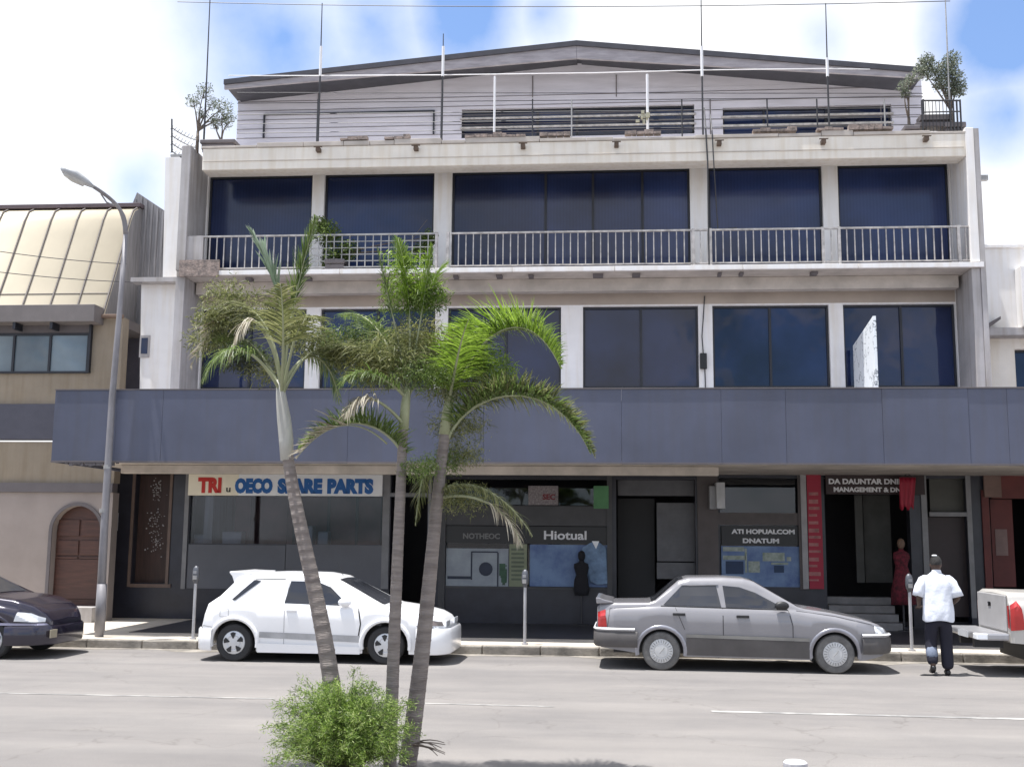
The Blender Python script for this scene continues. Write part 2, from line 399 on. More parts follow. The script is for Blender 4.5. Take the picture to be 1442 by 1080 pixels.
# soil mound round the palms
m = MB(); mc = P(508, 1080, 9.0); vs = []; rings = 8; seg = 40
for r in range(rings + 1):
    for k in range(seg):
        q = 2 * math.pi * k / seg; rr = r / rings
        R = rr * (1 + .10 * math.sin(3 * q) + .06 * math.sin(7 * q + 1))
        vs.append((mc.x + .72 * R * math.cos(q), 8.85 + .95 * R * math.sin(q), .14 * (1 - rr ** 2) + random.uniform(0, .012) * (1 - rr)))
m.add(vs, [(r * seg + k, r * seg + (k + 1) % seg, (r + 1) * seg + (k + 1) % seg, (r + 1) * seg + k) for r in range(rings) for k in range(seg)])
tag(obj('soil_mound', m, soil, smooth=True), None, None, kind='structure')

# ================================================================== main building
XL, XR = -8.9, 7.55          # outer faces of the two fins
YF, YW, YG = 22.0, 23.05, 24.0  # slab/fins front, window wall, shop fronts
B = thing('commercial_building', 'four storey white building with navy windows, railed balcony and blue-grey canopy over its shops', 'building', (0, YF, 0))
zs3, zt3, zb2, zt2 = 7.62, 10.02, 5.12, 7.12
def cols(pxs, py): return [X(p, py, YW) for p in pxs]
c3 = [-8.72, X(439, 290, YW), X(456, 290, YW), X(611, 290, YW), X(636, 290, YW), X(972, 290, YW), X(998, 290, YW), X(1159, 290, YW), X(1181, 290, YW), 7.42]
c2 = [-8.72, X(430, 490, YW), X(450, 490, YW), X(612, 490, YW), X(630, 490, YW), X(790, 490, YW), X(821, 490, YW), X(984, 490, YW), X(1004, 490, YW), X(1169, 490, YW), X(1189, 490, YW), 7.42]
z3t = Z(800, 239, YW); z2t = Z(900, 431, YW); z2b = Z(900, 546, YW)
win3 = [(c3[i], c3[i + 1]) for i in range(0, 10, 2)]
win2 = [(c2[i], c2[i + 1]) for i in range(0, 12, 2)]
holes3 = [(a, b, 7.5, z3t) for a, b in win3]; holes2 = [(a, b, z2b, z2t) for a, b in win2]
obj('upper_wall', wall(MB(), (XL, XR), (7.22, 10.30), holes3, YW, YW + .25), white, B)
obj('middle_wall', wall(MB(), (XL, XR), (3.4, 7.20), holes2, YW, YW + .25), white, B)
obj('slab_shade_band', MB().box(XL + .17, XR - .13, YW - .006, YW - .003, z2t + .03, 7.2), mat('tan_slab_shade', (.46, .39, .33), .8, var=.12, scale=1.2), B)  # wall above the windows: balcony slab's shade put into a tan strip
def window(nm, a, b, z0, z1, glass, mull, trans=None, parent=B, Y=YW, fm=dframe, dep=.1):
    f = MB(); t = .045; y0, y1 = Y + dep, Y + dep + .06
    f.box(a, b, y0, y1, z0, z0 + t); f.box(a, b, y0, y1, z1 - t, z1)
    f.box(a, a + t, y0, y1, z0 + t, z1 - t); f.box(b - t, b, y0, y1, z0 + t, z1 - t)
    for q in mull: f.box(q - .025, q + .025, y0, y1, z0 + t, z1 - t)
    if trans: f.box(a + t, b - t, y0 + .01, y1 - .01, trans - .02, trans + .02)
    w = obj(nm, f, fm, parent)
    edges = [a] + sorted(mull) + [b]
    for u, v in zip(edges, edges[1:]):
        g = MB(); tl = random.uniform(-.004, .004); t2 = random.uniform(-.004, .004)
        yy = Y + dep + .04
        g.add([(u + .02, yy + tl, z0 + .02), (v - .02, yy - tl, z0 + .02), (v - .02, yy - tl + t2, z1 - .02), (u + .02, yy + tl + t2, z1 - .02)], [(0, 1, 2, 3)])
        obj('pane', g, glass, w, recalc=False)
    return w
mull3 = [[], [], [X(768, 290, YW), X(835, 290, YW), X(905, 290, YW)], [], []]
for (a, b), ml in zip(win3, mull3): window('window', a, b, 7.5, z3t, wglass3, ml)
mull2 = [[X(350, 490, YW)], [X(530, 490, YW)], [X(712, 490, YW)], [X(903, 490, YW)], [X(1086, 490, YW)], [X(1272, 490, YW)]]
for (a, b), ml in zip(win2, mull2): window('window', a, b, z2b, z2t, wglass2, ml)
m = MB(); m.box(XL + .16, XR - .16, YW - .09, YW - .003, z2b - .12, z2b - .01)
obj('window_sill', m, white, B, bevel=.01)
# balcony slab
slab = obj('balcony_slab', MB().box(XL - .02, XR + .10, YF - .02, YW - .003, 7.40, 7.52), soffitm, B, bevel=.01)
m = MB(); xx = X(310, 380, YF)
for q in (480, 722, 866, 1046, 1208): 
    x2 = X(q, 380, YF); m.box(xx, x2 - .012, YF - .09, YF - .024, 7.405, 7.50); xx = x2
m.box(xx, XR + .1, YF - .09, YF - .024, 7.405, 7.50)
obj('slab_edge_trim', m, white, B, bevel=.004)
m = MB(); pb(m, 252, 366, 308, 389, YF - .11, .06)
obj('brick_patch', m, brickm, B)
# conduits and drain stubs under slab
m = MB()
for q in (350, 428, 640, 700, 745, 835, 890, 1010, 1040, 1140):
    x = X(q, 392, YF + .3); m.box(x, x + random.uniform(.06, .25), YF + .1, YF + .3, 7.34, 7.397)
obj('slab_bracket', m, bandm, B)
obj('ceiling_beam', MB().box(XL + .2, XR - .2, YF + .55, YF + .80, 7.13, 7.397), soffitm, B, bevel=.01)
# top beam / roof slab
obj('top_beam', MB().box(XL + .42, XR - .12, YF - .02, YF + .45, 9.72, 10.20), cream, B, bevel=.015)
obj('roof_slab', MB().box(XL + .42, XR - .12, YF + .453, 33, 10.03, 10.20), cream, B)
m = MB(); xx = XL + .4
while xx < XR - .1:
    w = random.uniform(.5, 1.8); h = random.choice((.05, .07, .1, .12)); 
    m.box(xx, min(xx + w - .01, XR - .1), YF - .05 + random.uniform(-.01, .02), YF + .35, 10.203, 10.2 + h); xx += w
obj('roof_coping', m, soffitm, B, bevel=.008)
m = MB()
for a, b in ((480, 515), (542, 575), (655, 740), (760, 800), (880, 925), (1060, 1110), (1150, 1180), (1195, 1245)):
    p = P(a, 190, YF); q = P(b, 190, YF)
    xx = p.x
    while xx < q.x: w = random.uniform(.08, .22); m.box(xx, xx + w, YF - .06, YF + .1, 10.32, 10.33 + random.uniform(.03, .1)); xx += w + .01
obj('loose_brick', m, brickm, B)
for q, yy in ((450, 213), (587, 211), (737, 208), (868, 206), (1012, 204), (1158, 202), (1302, 198)):
    p = P(q, yy, YF); m = MB()
    m.box(p.x - .045, p.x + .045, YF - .16, YF - .023, p.z - .05, p.z + .03).box(p.x - .09, p.x + .09, YF - .17, YF - .13, p.z + .033, p.z + .045)
    obj('drain_spout', m, mat('rusty_spout', (.16, .11, .08), .8, var=.3) if q == 450 else bpy.data.materials['rusty_spout'], B)
# stepped plaster line on the top beam
obj('beam_moulding', MB().box(XL + .45, XR - .15, YF - .035, YF - .022, 9.90, 9.915), soffitm, B)
# side fins (taper towards the roof on the left)
obj('side_fin', MB().box(XL - .04, XL + .16, YF - .03, YW - .003, 7.525, 10.28), greyfin, B, bevel=.01)
obj('side_fin', MB().box(XL - .04, XL + .16, YF, YW - .003, 4.7, 7.397), greyfin, B, bevel=.01)
obj('side_fin', MB().box(XR - .12, XR + .05, YF - .03, YW - .003, 7.525, 10.32), white, B, bevel=.01)
obj('side_fin', MB().box(XR - .12, XR + .05, YF, YW - .003, 4.7, 7.397), greyfin, B, bevel=.01)
obj('fin_facing', MB().box(XR + .053, XR + .15, YF - .03, YW, 4.7, 10.30), greyfin, B)
p = P(1376, 250, YF); obj('wall_bracket', MB().box(XR + .153, XR + .30, YF, YF + .1, p.z - .06, p.z + .05), galv, B)
# side and rear shell
m = MB(); m.box(XL, XL + .2, YW + .253, 33, 3.62, 10.02).box(XR - .2, XR, YW + .253, 33, 3.62, 10.02).box(XL, XL + .2, YG + .253, 33, .1, 3.61).box(11.2, 11.4, YG + .253, 33, .1, 3.61).box(XL, XR, 33.003, 33.2, .1, 10.2)
obj('shell_wall', m, greyfin, B)
m = MB(); m.box(XL + .2, XR - .2, YW + .253, 32.9, 7.2, 7.45).box(XL + .2, XR - .2, YW + .253, 32.9, 3.75, 3.95)
obj('floor_slab', m, soffitm, B)
# left stair wing in white plaster
YS = 23.4
pts = [(X(196, 640, YS), 3.4), (XL - .06, 3.4), (XL - .06, Z(250, 222, YS)), (X(233, 222, YS), Z(233, 222, YS)), (X(229, 398, YS), Z(229, 398, YS)), (X(199, 400, YS), Z(199, 400, YS))]
obj('stair_wing_wall', MB().prism(pts, YS, YS + 3), white, B)
m = MB(); pb(m, 203, 342, 221, 394, YS + .55, .05)
p = P(210, 398, YS); m = MB().box(p.x - .3, XL - .1, YS - .3, YS - .003, p.z - .05, p.z + .05)
obj('stair_ledge', m, greyfin, B)
m = MB()
p = P(205, 488, YS); m.box(p.x - .13, p.x + .10, YS - .03, YS - .003, p.z - .25, p.z + .25)
w = obj('window', m, greyfin, B); obj('pane', MB().box(p.x - .09, p.x + .06, YS - .036, YS - .031, p.z - .17, p.z + .19), wglass2, w)
# ---- balcony railing: one panel per bay
def railing(a, b, dense=True, Y=YF + .06, z0=7.56, z1=8.29, mesh=False):
    m = MB(); m.box(a, b, Y - .025, Y + .025, z1 - .035, z1); m.box(a, b, Y - .015, Y + .015, z0, z0 + .03)
    n = int((b - a) / (.152 if not mesh else .16))
    for i in range(n + 1):
        x = a + .01 + (b - a - .02) * i / n
        m.box(x - .0105, x + .0105, Y - .012, Y + .012, z0 + .03, z1 - .035)
    if mesh:
        for k in range(1, 5): m.box(a, b, Y - .010, Y + .010, z0 + k * .14, z0 + k * .14 + .018)
    return obj('balcony_railing', m, railm if not mesh else galv, B)
bays = [X(p, 350, YF) for p in (252, 308, 436, 614, 634, 972, 1001, 1160, 1184, 1352)]
m = MB().box(bays[0] - .02, X(285, 350, YF), YF + .02, YF + .08, 7.56, 8.27)
obj('railing_panel', m, greyfin, B)
railing(bays[0] + .02, bays[2]); railing(bays[2], bays[3], mesh=True); railing(bays[4], bays[5] + .05); railing(bays[5] + .05, bays[7]); railing(bays[7], XR + .14)
for q in (252, 614, 630, 977, 1001, 1160, 1183, 1352, 1370):
    x = X(q, 350, YF); obj('railing_post', MB().box(x - .028, x + .028, YF + .03, YF + .09, 7.525, 8.30), railm, B)
# junk on the balcony behind the mesh
m = MB()
for i in range(26):
    x = X(530 + random.random() * 78, 340, YF + .4); z = 7.6 + random.random() * .65
    m.box(x, x + random.uniform(.05, .18), YF + .3, YF + .5, z, z + random.uniform(.03, .12))
# ---- penthouse
YP = 25.4; YR = 24.4
px0, px1 = X(335, 150, YP), X(1299, 150, YP)
holesP = [(X(650, 170, YP), X(978, 170, YP), Z(800, 192, YP), Z(800, 151, YP)), (X(1018, 170, YP), X(1256, 170, YP), Z(1130, 189, YP), Z(1130, 150, YP))]
apx = P(812, 84, YP)
zl, zr = Z(335, 118, YP), Z(1299, 112, YP)
obj('penthouse_wall', wall(MB(), (px0, px1), (10.1, min(zl, zr) - .05), holesP, YP, YP + .2), siding, B)
obj('gable_wall', MB().prism([(px0, min(zl, zr) - .047), (px1, min(zl, zr) - .047), (px1, zr), (apx.x, apx.z + .25), (px0, zl)], YP + .003, YP + .2), siding, B)
obj('penthouse_side_wall', MB().box(px0, px0 + .2, YP + .203, 32, 10.2, zl).box(px1 - .2, px1, YP + .203, 32, 10.2, zr), siding, B)
for a, b, c, d in holesP:
    ml = [a + (b - a) * k for k in ((.14, .33, .5, .8) if b - a > 4.4 else (.25, .62))]
    window('window', a, b, c, d, wglass2, ml, trans=(c + d) / 2 - .05, Y=YP)
    m = MB(); 
    for k in (.3, .62): m.box(a - .03, b + .03, YP - .05, YP - .01, c + (d - c) * k, c + (d - c) * k + .045)
    obj('window_bar', m, railm, B)
# cladding boards: proud strips between panel joints
m = MB()
for k in range(11):
    z = 10.3 + k * .235
    m.box(px0, px1, YP - .012, YP - .002, z, z + .012)
for q, ya, yb in ((448, 120, 190), (622, 110, 190), (750, 108, 138), (868, 106, 137), (1000, 140, 190), (1240, 150, 190)):
    x = X(q, 150, YP); m.box(x - .012, x + .012, YP - .018, YP - .013, Z(q, yb, YP), Z(q, ya, YP))
obj('cladding_joint', m, bandm, B)
m = MB(); a, b = P(372, 162, YP), P(612, 190, YP)
m.box(a.x, b.x, YP - .06, YP - .02, a.z - .03, a.z); m.box(b.x - .04, b.x, YP - .06, YP - .02, b.z, a.z - .03); m.box(a.x, a.x + .04, YP - .06, YP - .02, b.z, a.z - .03)
obj('shutter_frame', m, dframe, B)
# roof: two shallow slopes with deep overhang
RL, RA, RR = P(315, 112, YR), P(812, 57, YR), P(1302, 95, YR)
for (p, q) in ((RL, RA), (RA, RR)):
    m = MB(); t = .12
    m.prism([(p.x, p.z - t), (q.x, q.z - t), (q.x, q.z), (p.x, p.z)], YR, 32.5)
    obj('roof_sheet', m, roofdark, B)
def fd(x): return .30 - .20 * abs(x - RA.x) / 8.5
m = MB()
for (p, q) in ((RL, RA), (RA, RR)):
    a, b = (fd(p.x), fd(q.x)); p2 = p if p is not RA else p; 
    m.prism([(p.x + .003, p.z - .123 - a), (q.x - .003, q.z - .123 - b), (q.x - .003, q.z - .123), (p.x + .003, p.z - .123)], YR + .05, YR + .12)
obj('roof_fascia', m, roofgrey, B)
m = MB()
for (p, q) in ((RL, RA), (RA, RR)):
    m.prism([(p.x + .1, p.z - .16), (q.x - (.1 if q is RR else .002), q.z - .16), (q.x - (.1 if q is RR else .002), q.z - .13), (p.x + .1, p.z - .13)], YR + .13, YP + .3)
obj('roof_soffit', m, roofdark, B)

# ---- canopy
YC = 19.7; CX0, CX1 = -10.22, 11.5; cz0, cz1 = 3.31, 4.66
seams = [CX0] + [X(p, 600, YC) for p in (163, 228, 1016, 1107, 1365, 1420)] + [CX1]
seams = [CX0, X(163, 600, YC), X(228, 600, YC), -4.6, -2.1, .4, X(1016, 600, YC), X(1107, 600, YC), 5.0, X(1365, 600, YC), X(1420, 600, YC), CX1]
m = MB()
for a, b in zip(seams, seams[1:]): k_ = random.uniform(-.005, .005); m.box(a + .0015, b - .0015, YC + k_, YC + .05, cz0 + random.uniform(-.006, .004), cz1)
obj('canopy_fascia', m, fasciam, B, bevel=.003)
obj('canopy_end_panel', MB().box(CX0, CX0 + .05, YC + .053, 22.9, cz0, cz1).box(CX1 - .05, CX1, YC + .053, 22.9, cz0, cz1), fasciam, B)
obj('canopy_deck', MB().box(CX0 + .06, CX1 - .06, YC + .06, 22.99, cz1 - .35, cz1 - .2), roofgrey, B)
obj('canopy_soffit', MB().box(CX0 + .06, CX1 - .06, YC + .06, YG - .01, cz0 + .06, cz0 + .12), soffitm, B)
obj('canopy_edge_trim', MB().box(CX0, CX1, YC - .012, YC - .003, cz0 + .0, cz0 + .03).box(CX0, CX1, YC - .014, YC + .06, cz1 + .003, cz1 + .025), bandm, B)
m = MB(); m.box(X(170, 660, 21.2), X(1012, 660, 21.2), 21.2, 21.4, Z(500, 667.5, 21.2), 3.365)
obj('soffit_beam', m, soffitm, B, bevel=.01)
# canopy bottom tatters at its left end
m = MB()
for q in range(14):
    x = X(92 + q * 5.5, 655, YC + .03); m.box(x, x + random.uniform(.04, .09), YC + .01, YC + .04, cz0 - random.uniform(.02, .07), cz0 - .003)
obj('loose_trim', m, bandm, B)

# ---- ground floor shop fronts
gz0 = .15; gt = 3.36
def gx(p, y=770): return X(p, y, YG)
def gzz(p, y): return Z(p, y, YG)
openings = [(gx(187), gx(236), gzz(210, 821), gt - .02), (gx(265), gx(538), gzz(400, 766), gzz(400, 698)),
            (gx(549), gx(601), gz0 + .05, gzz(575, 700)), (gx(549), gx(601), gzz(575, 694), gt - .02),
            (gx(627), gx(858), gzz(740, 826), gt - .1),
            (gx(868), gx(980), gz0 + .05, gt - .1), (gx(1014), gx(1130), gzz(1075, 826), gt - .05),
            (gx(1163), gx(1283), gz0 + .05, gt - .05), (gx(1308), gx(1364), gz0 + .12, gt - .05), (gx(1396), gx(1470), gz0 + .5, gt - .3)]
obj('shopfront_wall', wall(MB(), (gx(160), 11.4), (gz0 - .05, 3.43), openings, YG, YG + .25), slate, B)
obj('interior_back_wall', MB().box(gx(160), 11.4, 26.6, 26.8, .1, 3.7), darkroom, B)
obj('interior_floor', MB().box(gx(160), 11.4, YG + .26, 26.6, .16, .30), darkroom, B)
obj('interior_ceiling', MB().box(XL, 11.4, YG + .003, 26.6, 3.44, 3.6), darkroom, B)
# narrow display at left
m = MB(); pb(m, 187, 668, 236, 821, YG + .2, .04); dd = obj('display_panel', m, darkwood, B)
m = MB(); a, b = P(200, 680, YG), P(230, 790, YG)
for i in range(150):
    t = random.random(); c = random.choice(((215, 690, 9, 14), (216, 735, 12, 18), (217, 765, 11, 18)))
    x = X(c[0] + random.gauss(0, c[2] * .5), 700, YG); z = Z(216, c[1] + random.gauss(0, c[3] * .5), YG)
    m.box(x, x + random.uniform(.008, .035), YG + .185, YG + .19, z, z + random.uniform(.006, .03))
obj('flower_print', m, greyfin, dd)
m = MB(); 
for a in (183, 236): pb(m, a, 665, a + 4, 826, YG - .03, .027)
pb(m, 183, 822, 240, 827, YG - .035, .03)
obj('display_frame', m, mat('brown_frame', (.16, .11, .09), .6), B)
# spare-parts shop: frame, panel, glass, partitions
m = MB(); 
for a, b in ((258, 264), (538, 548)): pb(m, a, 667, b, 829, YG - .03, .027)
pb(m, 549, 694, 601, 699, YG - .03, .027); pb(m, 602, 667, 606, 870, YG - .03, .027)
obj('shop_frame', m, mat('light_grey_frame', (.22, .22, .23), .5, metal=.2), B)
m = MB(); pb(m, 264, 767, 401, 829, YG - .02, .017); pb(m, 402, 767, 538, 829, YG - .02, .017)
obj('lower_panel', m, greypan, B, bevel=.003)
m = MB(); pb(m, 264, 697, 538, 766, YG + .06, .008); obj('shop_glass', m, shopglass, B)
m = MB(); pb(m, 330, 690, 352, 800, YG + .9, .05); pb(m, 405, 690, 535, 800, YG + 1.2, .05); obj('partition', m, redroom, B)
m = MB(); pb(m, 352, 690, 404, 800, YG + 1.3, .05); obj('partition', m, redroom, B)
m = MB()
for a in (412, 460, 500): pb(m, a, 690, a + 4, 800, YG + 1.1, .04)
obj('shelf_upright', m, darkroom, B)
m = MB(); pb(m, 272, 752, 292, 766, YG + .3, .2); pb(m, 312, 748, 340, 768, YG + .4, .3); pb(m, 420, 740, 440, 768, YG + .4, .3); pb(m, 447, 748, 462, 768, YG + .4, .3)
obj('stock_box', m, gframe, B, bevel=.03)
# middle shop
m = MB()
pb(m, 627, 826, 858, 829, YG - .03, .026); pb(m, 855, 667, 862, 872, YG - .06, .055); pb(m, 618, 667, 627, 872, YG - .05, .045)
pb(m, 627, 712, 858, 740, YG - .02, .1)
obj('shop_frame', m, mat('dark_grey_frame', (.055, .055, .06), .5), B)
m = MB(); pb(m, 627, 667, 858, 711, YG + .12, .008); pb(m, 627, 741, 858, 825, YG + .12, .008); obj('shop_glass', m, shopglass, B)
# recessed entrance beside it: door leaf and roller shutter
m = MB(); pb(m, 870, 702, 922, 862, YG + .6, .05); obj('door', m, black, B)
m = MB(); pb(m, 925, 708, 980, 790, YG + .35, .04); pb(m, 870, 674, 980, 698, YG + .3, .04); pb(m, 925, 792, 980, 815, YG + .33, .05)
z = Z(950, 790, YG + .35)
while z < Z(950, 710, YG + .35): m.box(X(925, 750, YG + .35), X(980, 750, YG + .35), YG + .335, YG + .347, z, z + .05); z += .09
obj('roller_shutter', m, mat('shutter_grey', (.13, .13, .14), .5, metal=.2, var=.15), B)
# photo studio window
m = MB(); pb(m, 1010, 722, 1135, 739, YG - .02, .015); pb(m, 983, 667, 1012, 872, YG - .05, .045); pb(m, 1125, 667, 1133, 830, YG - .05, .045)
obj('shop_frame', m, mat('taupe_frame', (.10, .085, .085), .6), B)
m = MB(); pb(m, 1014, 667, 1130, 826, YG + .12, .008); obj('shop_glass', m, shopglass, B)
# entrance hall with stairs
m = MB()
for i in range(4):
    m.box(gx(1165), gx(1258), YG - .5 + i * .28, YG + .62, .152 + i * .16, .152 + i * .16 + .157)
obj('entrance_step', m, mat('pale_worn_step', (.24, .235, .24), .8, var=.2), B, bevel=.01)
m = MB(); pb(m, 1205, 697, 1216, 820, YG + .7, .05); pb(m, 1217, 697, 1255, 820, YG + .9, .05)
obj('hall_partition', m, mat('hall_grey_wall', (.085, .085, .08), .8), B)
m = MB(); pb(m, 1300, 667, 1308, 870, YG - .04, .035); pb(m, 1309, 721, 1363, 727, YG - .03, .05); pb(m, 1364, 667, 1371, 870, YG - .04, .035)
obj('door_frame', m, bpy.data.materials['light_grey_frame'], B)
m = MB(); pb(m, 1309, 728, 1363, 868, YG + .18, .05); obj('door', m, mat('dark_plum_door', (.03, .018, .02), .5), B)
m = MB(); pb(m, 1309, 667, 1363, 720, YG + .18, .05); obj('door_transom', m, mat('olive_transom', (.07, .07, .06), .5), B)
# red shop at the right end
redw = mat('maroon_shop_paint', (.13, .025, .022), .6, var=.2, scale=2)
m = MB(); pb(m, 1386, 690, 1396, 860, YG - .05, .04); pb(m, 1396, 668, 1480, 702, YG - .05, .04); obj('shop_surround', m, redw, B)
m = MB(); pb(m, 1386, 668, 1410, 700, YG - .12, .06); obj('shop_hoarding', m, mat('dusty_brown_board', (.20, .13, .11), .8), B)
m = MB(); pb(m, 1397, 703, 1428, 826, YG + .15, .05); obj('door', m, redw, B)
m = MB(); pb(m, 1402, 745, 1419, 782, YG + .14, .006); obj('notice_panel', m, mat('dull_notice', (.22, .15, .14), .7), B)

# ================================================================== signs and shop details (own things)
YSN = YG - .12
a, b = P(266, 668, YSN), P(538, 697, YSN)
sg = thing('shop_sign', 'long white shop sign with red TRI and blue SPARE PARTS letters', 'sign', (a.x, YSN, b.z))
zb_, zt_ = Z(400, 698, YSN), Z(400, 668, YSN)
obj('board', MB().box(a.x + 1.15, b.x, YSN, YSN + .09, zb_, zt_), signwhite, sg)
obj('board', MB().box(a.x, a.x + 1.147, YSN, YSN + .09, zb_, zt_), signcream, sg)
def pxw(p, q): return X(q, 683, YSN) - X(p, 683, YSN)
zl_ = zb_ + .08
text('lettering', 'TRI', .43, (X(279, 683, YSN), YSN - .006, zl_), redt, sg, bold=.026, width=pxw(279, 312))
text('lettering', 'u', .2, (X(319, 683, YSN), YSN - .006, zl_), blackp, sg, bold=.004, width=pxw(319, 325))
text('lettering', 'OECO', .40, (X(331, 683, YSN), YSN - .006, zl_), bluet, sg, bold=.030, width=pxw(331, 384))
text('lettering', 'SPARE', .40, (X(391, 683, YSN), YSN - .006, zl_), bluet, sg, bold=.030, width=pxw(391, 454))
text('lettering', 'PARTS', .40, (X(461, 683, YSN), YSN - .006, zl_), bluet, sg, bold=.030, width=pxw(461, 526))
def board(name, label, cat, x0, y0, x1, y1, Y, mt, d=.03, group=None):
    c = P((x0 + x1) / 2, y1, Y); t = thing(name, label, cat, (c.x, Y, c.z), group)
    obj('board', pb(MB(), x0, y0, x1, y1, Y, d), mt, t); return t
t = board('window_sign', 'black window sign with white letters above the middle shop display', 'sign', 628, 741, 858, 765, YG + .02, blackp)
def tx(t, s, x, y, w, Y, h, m_=whitet, bold=.006):
    text('lettering', s, h, (X(x, y, Y), Y - .006, Z(x, y, Y)), m_, t, bold=bold, width=X(x + w, y, Y) - X(x, y, Y))
tx(t, 'Hiotual', 766, 759, 60, YG + .02, .26)
tx(t, 'NOTHEOC', 652, 758, 52, YG + .02, .16, mat('dim_lettering', (.20, .20, .20), .6))
t = board('window_sign', 'black sign with two rows of white letters in the right-hand shop window', 'sign', 1016, 740, 1129, 768, YG + .02, blackp)
tx(t, 'ATI HOPUALCOM', 1030, 751, 89, YG + .02, .13); tx(t, 'DNATUM', 1046, 764, 51, YG + .02, .13)
t = board('hanging_sign', 'dark maroon sign with two lines of pale letters over the stepped entrance', 'sign', 1163, 668, 1302, 696, YG - .15, mat('dark_maroon_panel', (.025, .010, .012), .5), .06)
tx(t, 'DA DAUNTAR DNINA', 1167, 681, 116, YG - .15, .15); tx(t, 'MANAGEMENT & DNIN', 1174, 692, 105, YG - .15, .13)
t = board('poster', 'grey paper notice with faint red print high in the middle shop window', 'poster', 744, 684, 786, 711, YG - .03, mat('grey_paper', (.30, .27, .27), .7, scale=25, col2=(.14, .12, .13)), .01)
tx(t, 'SEC', 764, 703, 18, YG - .03, .16, mat('faded_red_print', (.20, .03, .04), .7)); 
board('poster', 'green poster hanging at the top right corner of the middle shop window', 'poster', 836, 684, 857, 716, YG - .08, greenp, .01)
board('poster', 'blue film poster filling the right half of the middle display window', 'poster', 746, 767, 857, 826, YG + .02, bluep, .008)
# white goods poster
t = board('poster', 'white poster with a dark round machine picture in the middle display window', 'poster', 628, 772, 716, 826, YG + .03, mat('pale_poster', (.34, .38, .42), .5, scale=2, col2=(.24, .27, .31)), .008)
m = MB(); pb(m, 663, 776, 665, 816, YG + .02, .006); pb(m, 665, 776, 701, 778, YG + .02, .006); pb(m, 700, 778, 702, 826, YG + .02, .006); pb(m, 630, 811, 663, 815, YG + .02, .006); obj('printed_frame', m, mat('poster_ink', (.03, .04, .07), .6), t)
c = P(684, 801, YG + .015); m = MB().lathe([(.13, -.002), (.15, .002)], c, 'Y', 14); obj('printed_drum', m, bpy.data.materials['poster_ink'], t)
m = MB()
for i in range(24): pb(m, 703 + random.random() * 8, 792 + random.random() * 28, 707 + random.random() * 8, 797 + random.random() * 27, YG + .016 + .0003 * i, .0002)
obj('printed_foliage', m, mat('poster_green', (.05, .12, .07), .6, var=.3, scale=8), t)
t = board('poster', 'pale green price list hanging left of centre in the middle display window', 'poster', 717, 766, 742, 827, YG + .01, mat('price_list_paper', (.27, .30, .20), .7), .008)
m = MB()
for i in range(8): pb(m, 720, 772 + i * 6, 738, 775 + i * 6, YG + .006, .002)
obj('printed_rows', m, mat('faded_ink', (.14, .17, .12), .7), t)
# jacket on a hanger
c = P(838, 765, YG - .02)
t = thing('hanging_jacket', 'pale blue jacket hung by the right edge of the middle display window', 'jacket', (c.x, YG - .02, c.z - .9))
o_ = [(-.30, -.10), (-.14, .0), (-.08, .03), (.08, .03), (.14, 0), (.26, -.10), (.30, -.95), (.05, -.98), (-.12, -.9), (-.22, -.55), (-.36, -.6), (-.4, -.4)]
k = .9
m = MB().prism([(c.x + x * k, c.z + z * k) for x, z in reversed(o_)], YG - .06, YG - .02)
obj('cloth', m, mat('pale_blue_cloth', (.22, .33, .50), .8, var=.3, scale=5, bump=1, bscale=8), t, bevel=.012)
obj('collar', MB().prism([(c.x + .02, c.z - .12), (c.x + .09, c.z + .05), (c.x - .07, c.z + .05)], YG - .075, YG - .062), signwhite, t)
# black figure silhouette = dark clothes dummy
def dummy(name, label, cat, px, pyb, Y, mt, h=1.0, dress=False, skin=None):
    c = P(px, pyb, Y); t = thing(name, label, cat, (c.x, Y, c.z))
    pr = [(.14, 0), (.17, .15), (.15, .4), (.12, .55), (.16, .75), (.15, .85), (.05, .9), (.045, .95)] if not dress else [(.26, 0), (.24, .3), (.17, .65), (.12, .85), (.17, 1.05), (.15, 1.15), (.05, 1.2), (.045, 1.25)]
    m = MB().lathe([(r, z * h) for r, z in pr], c, 'Z', 16)
    for i, v in enumerate(m.v): v.y = c.y + (v.y - c.y) * .6; v.x += .012 * math.sin(v.z * 21 + math.atan2(v.y - c.y, v.x - c.x) * 6)
    obj('garment', m, mt, t, smooth=True)
    zt = c.z + pr[-1][1] * h
    obj('head', MB().lathe([(.03, 0), (.07, .05), (.08, .12), (.065, .19), (.02, .22)], (c.x, c.y, zt - .02), 'Z', 14), skin or mt, t, smooth=True)
    obj('stand', MB().tube([(c.x, c.y, .15), (c.x, c.y, c.z)], .02).lathe([(.16, 0), (.15, .02), (.03, .03)], (c.x, c.y, .151), 'Z', 16), wirem, t)
    return t
dummy('dress_dummy', 'black clothed shop dummy standing before the blue poster in the middle window', 'mannequin', 819, 838, YG - .2, mat('black_cloth', (.015, .015, .02), .9, bump=.5, bscale=8), .78)
dummy('dress_dummy', 'mannequin in a dark red dress beside the stepped entrance', 'mannequin', 1272, 851, YG - .45, mat('dark_red_cloth', (.16, .015, .03), .9, scale=14, col2=(.04, .008, .012), bump=.6, bscale=14), .92, True, mat('tan_head', (.16, .10, .07), .7))
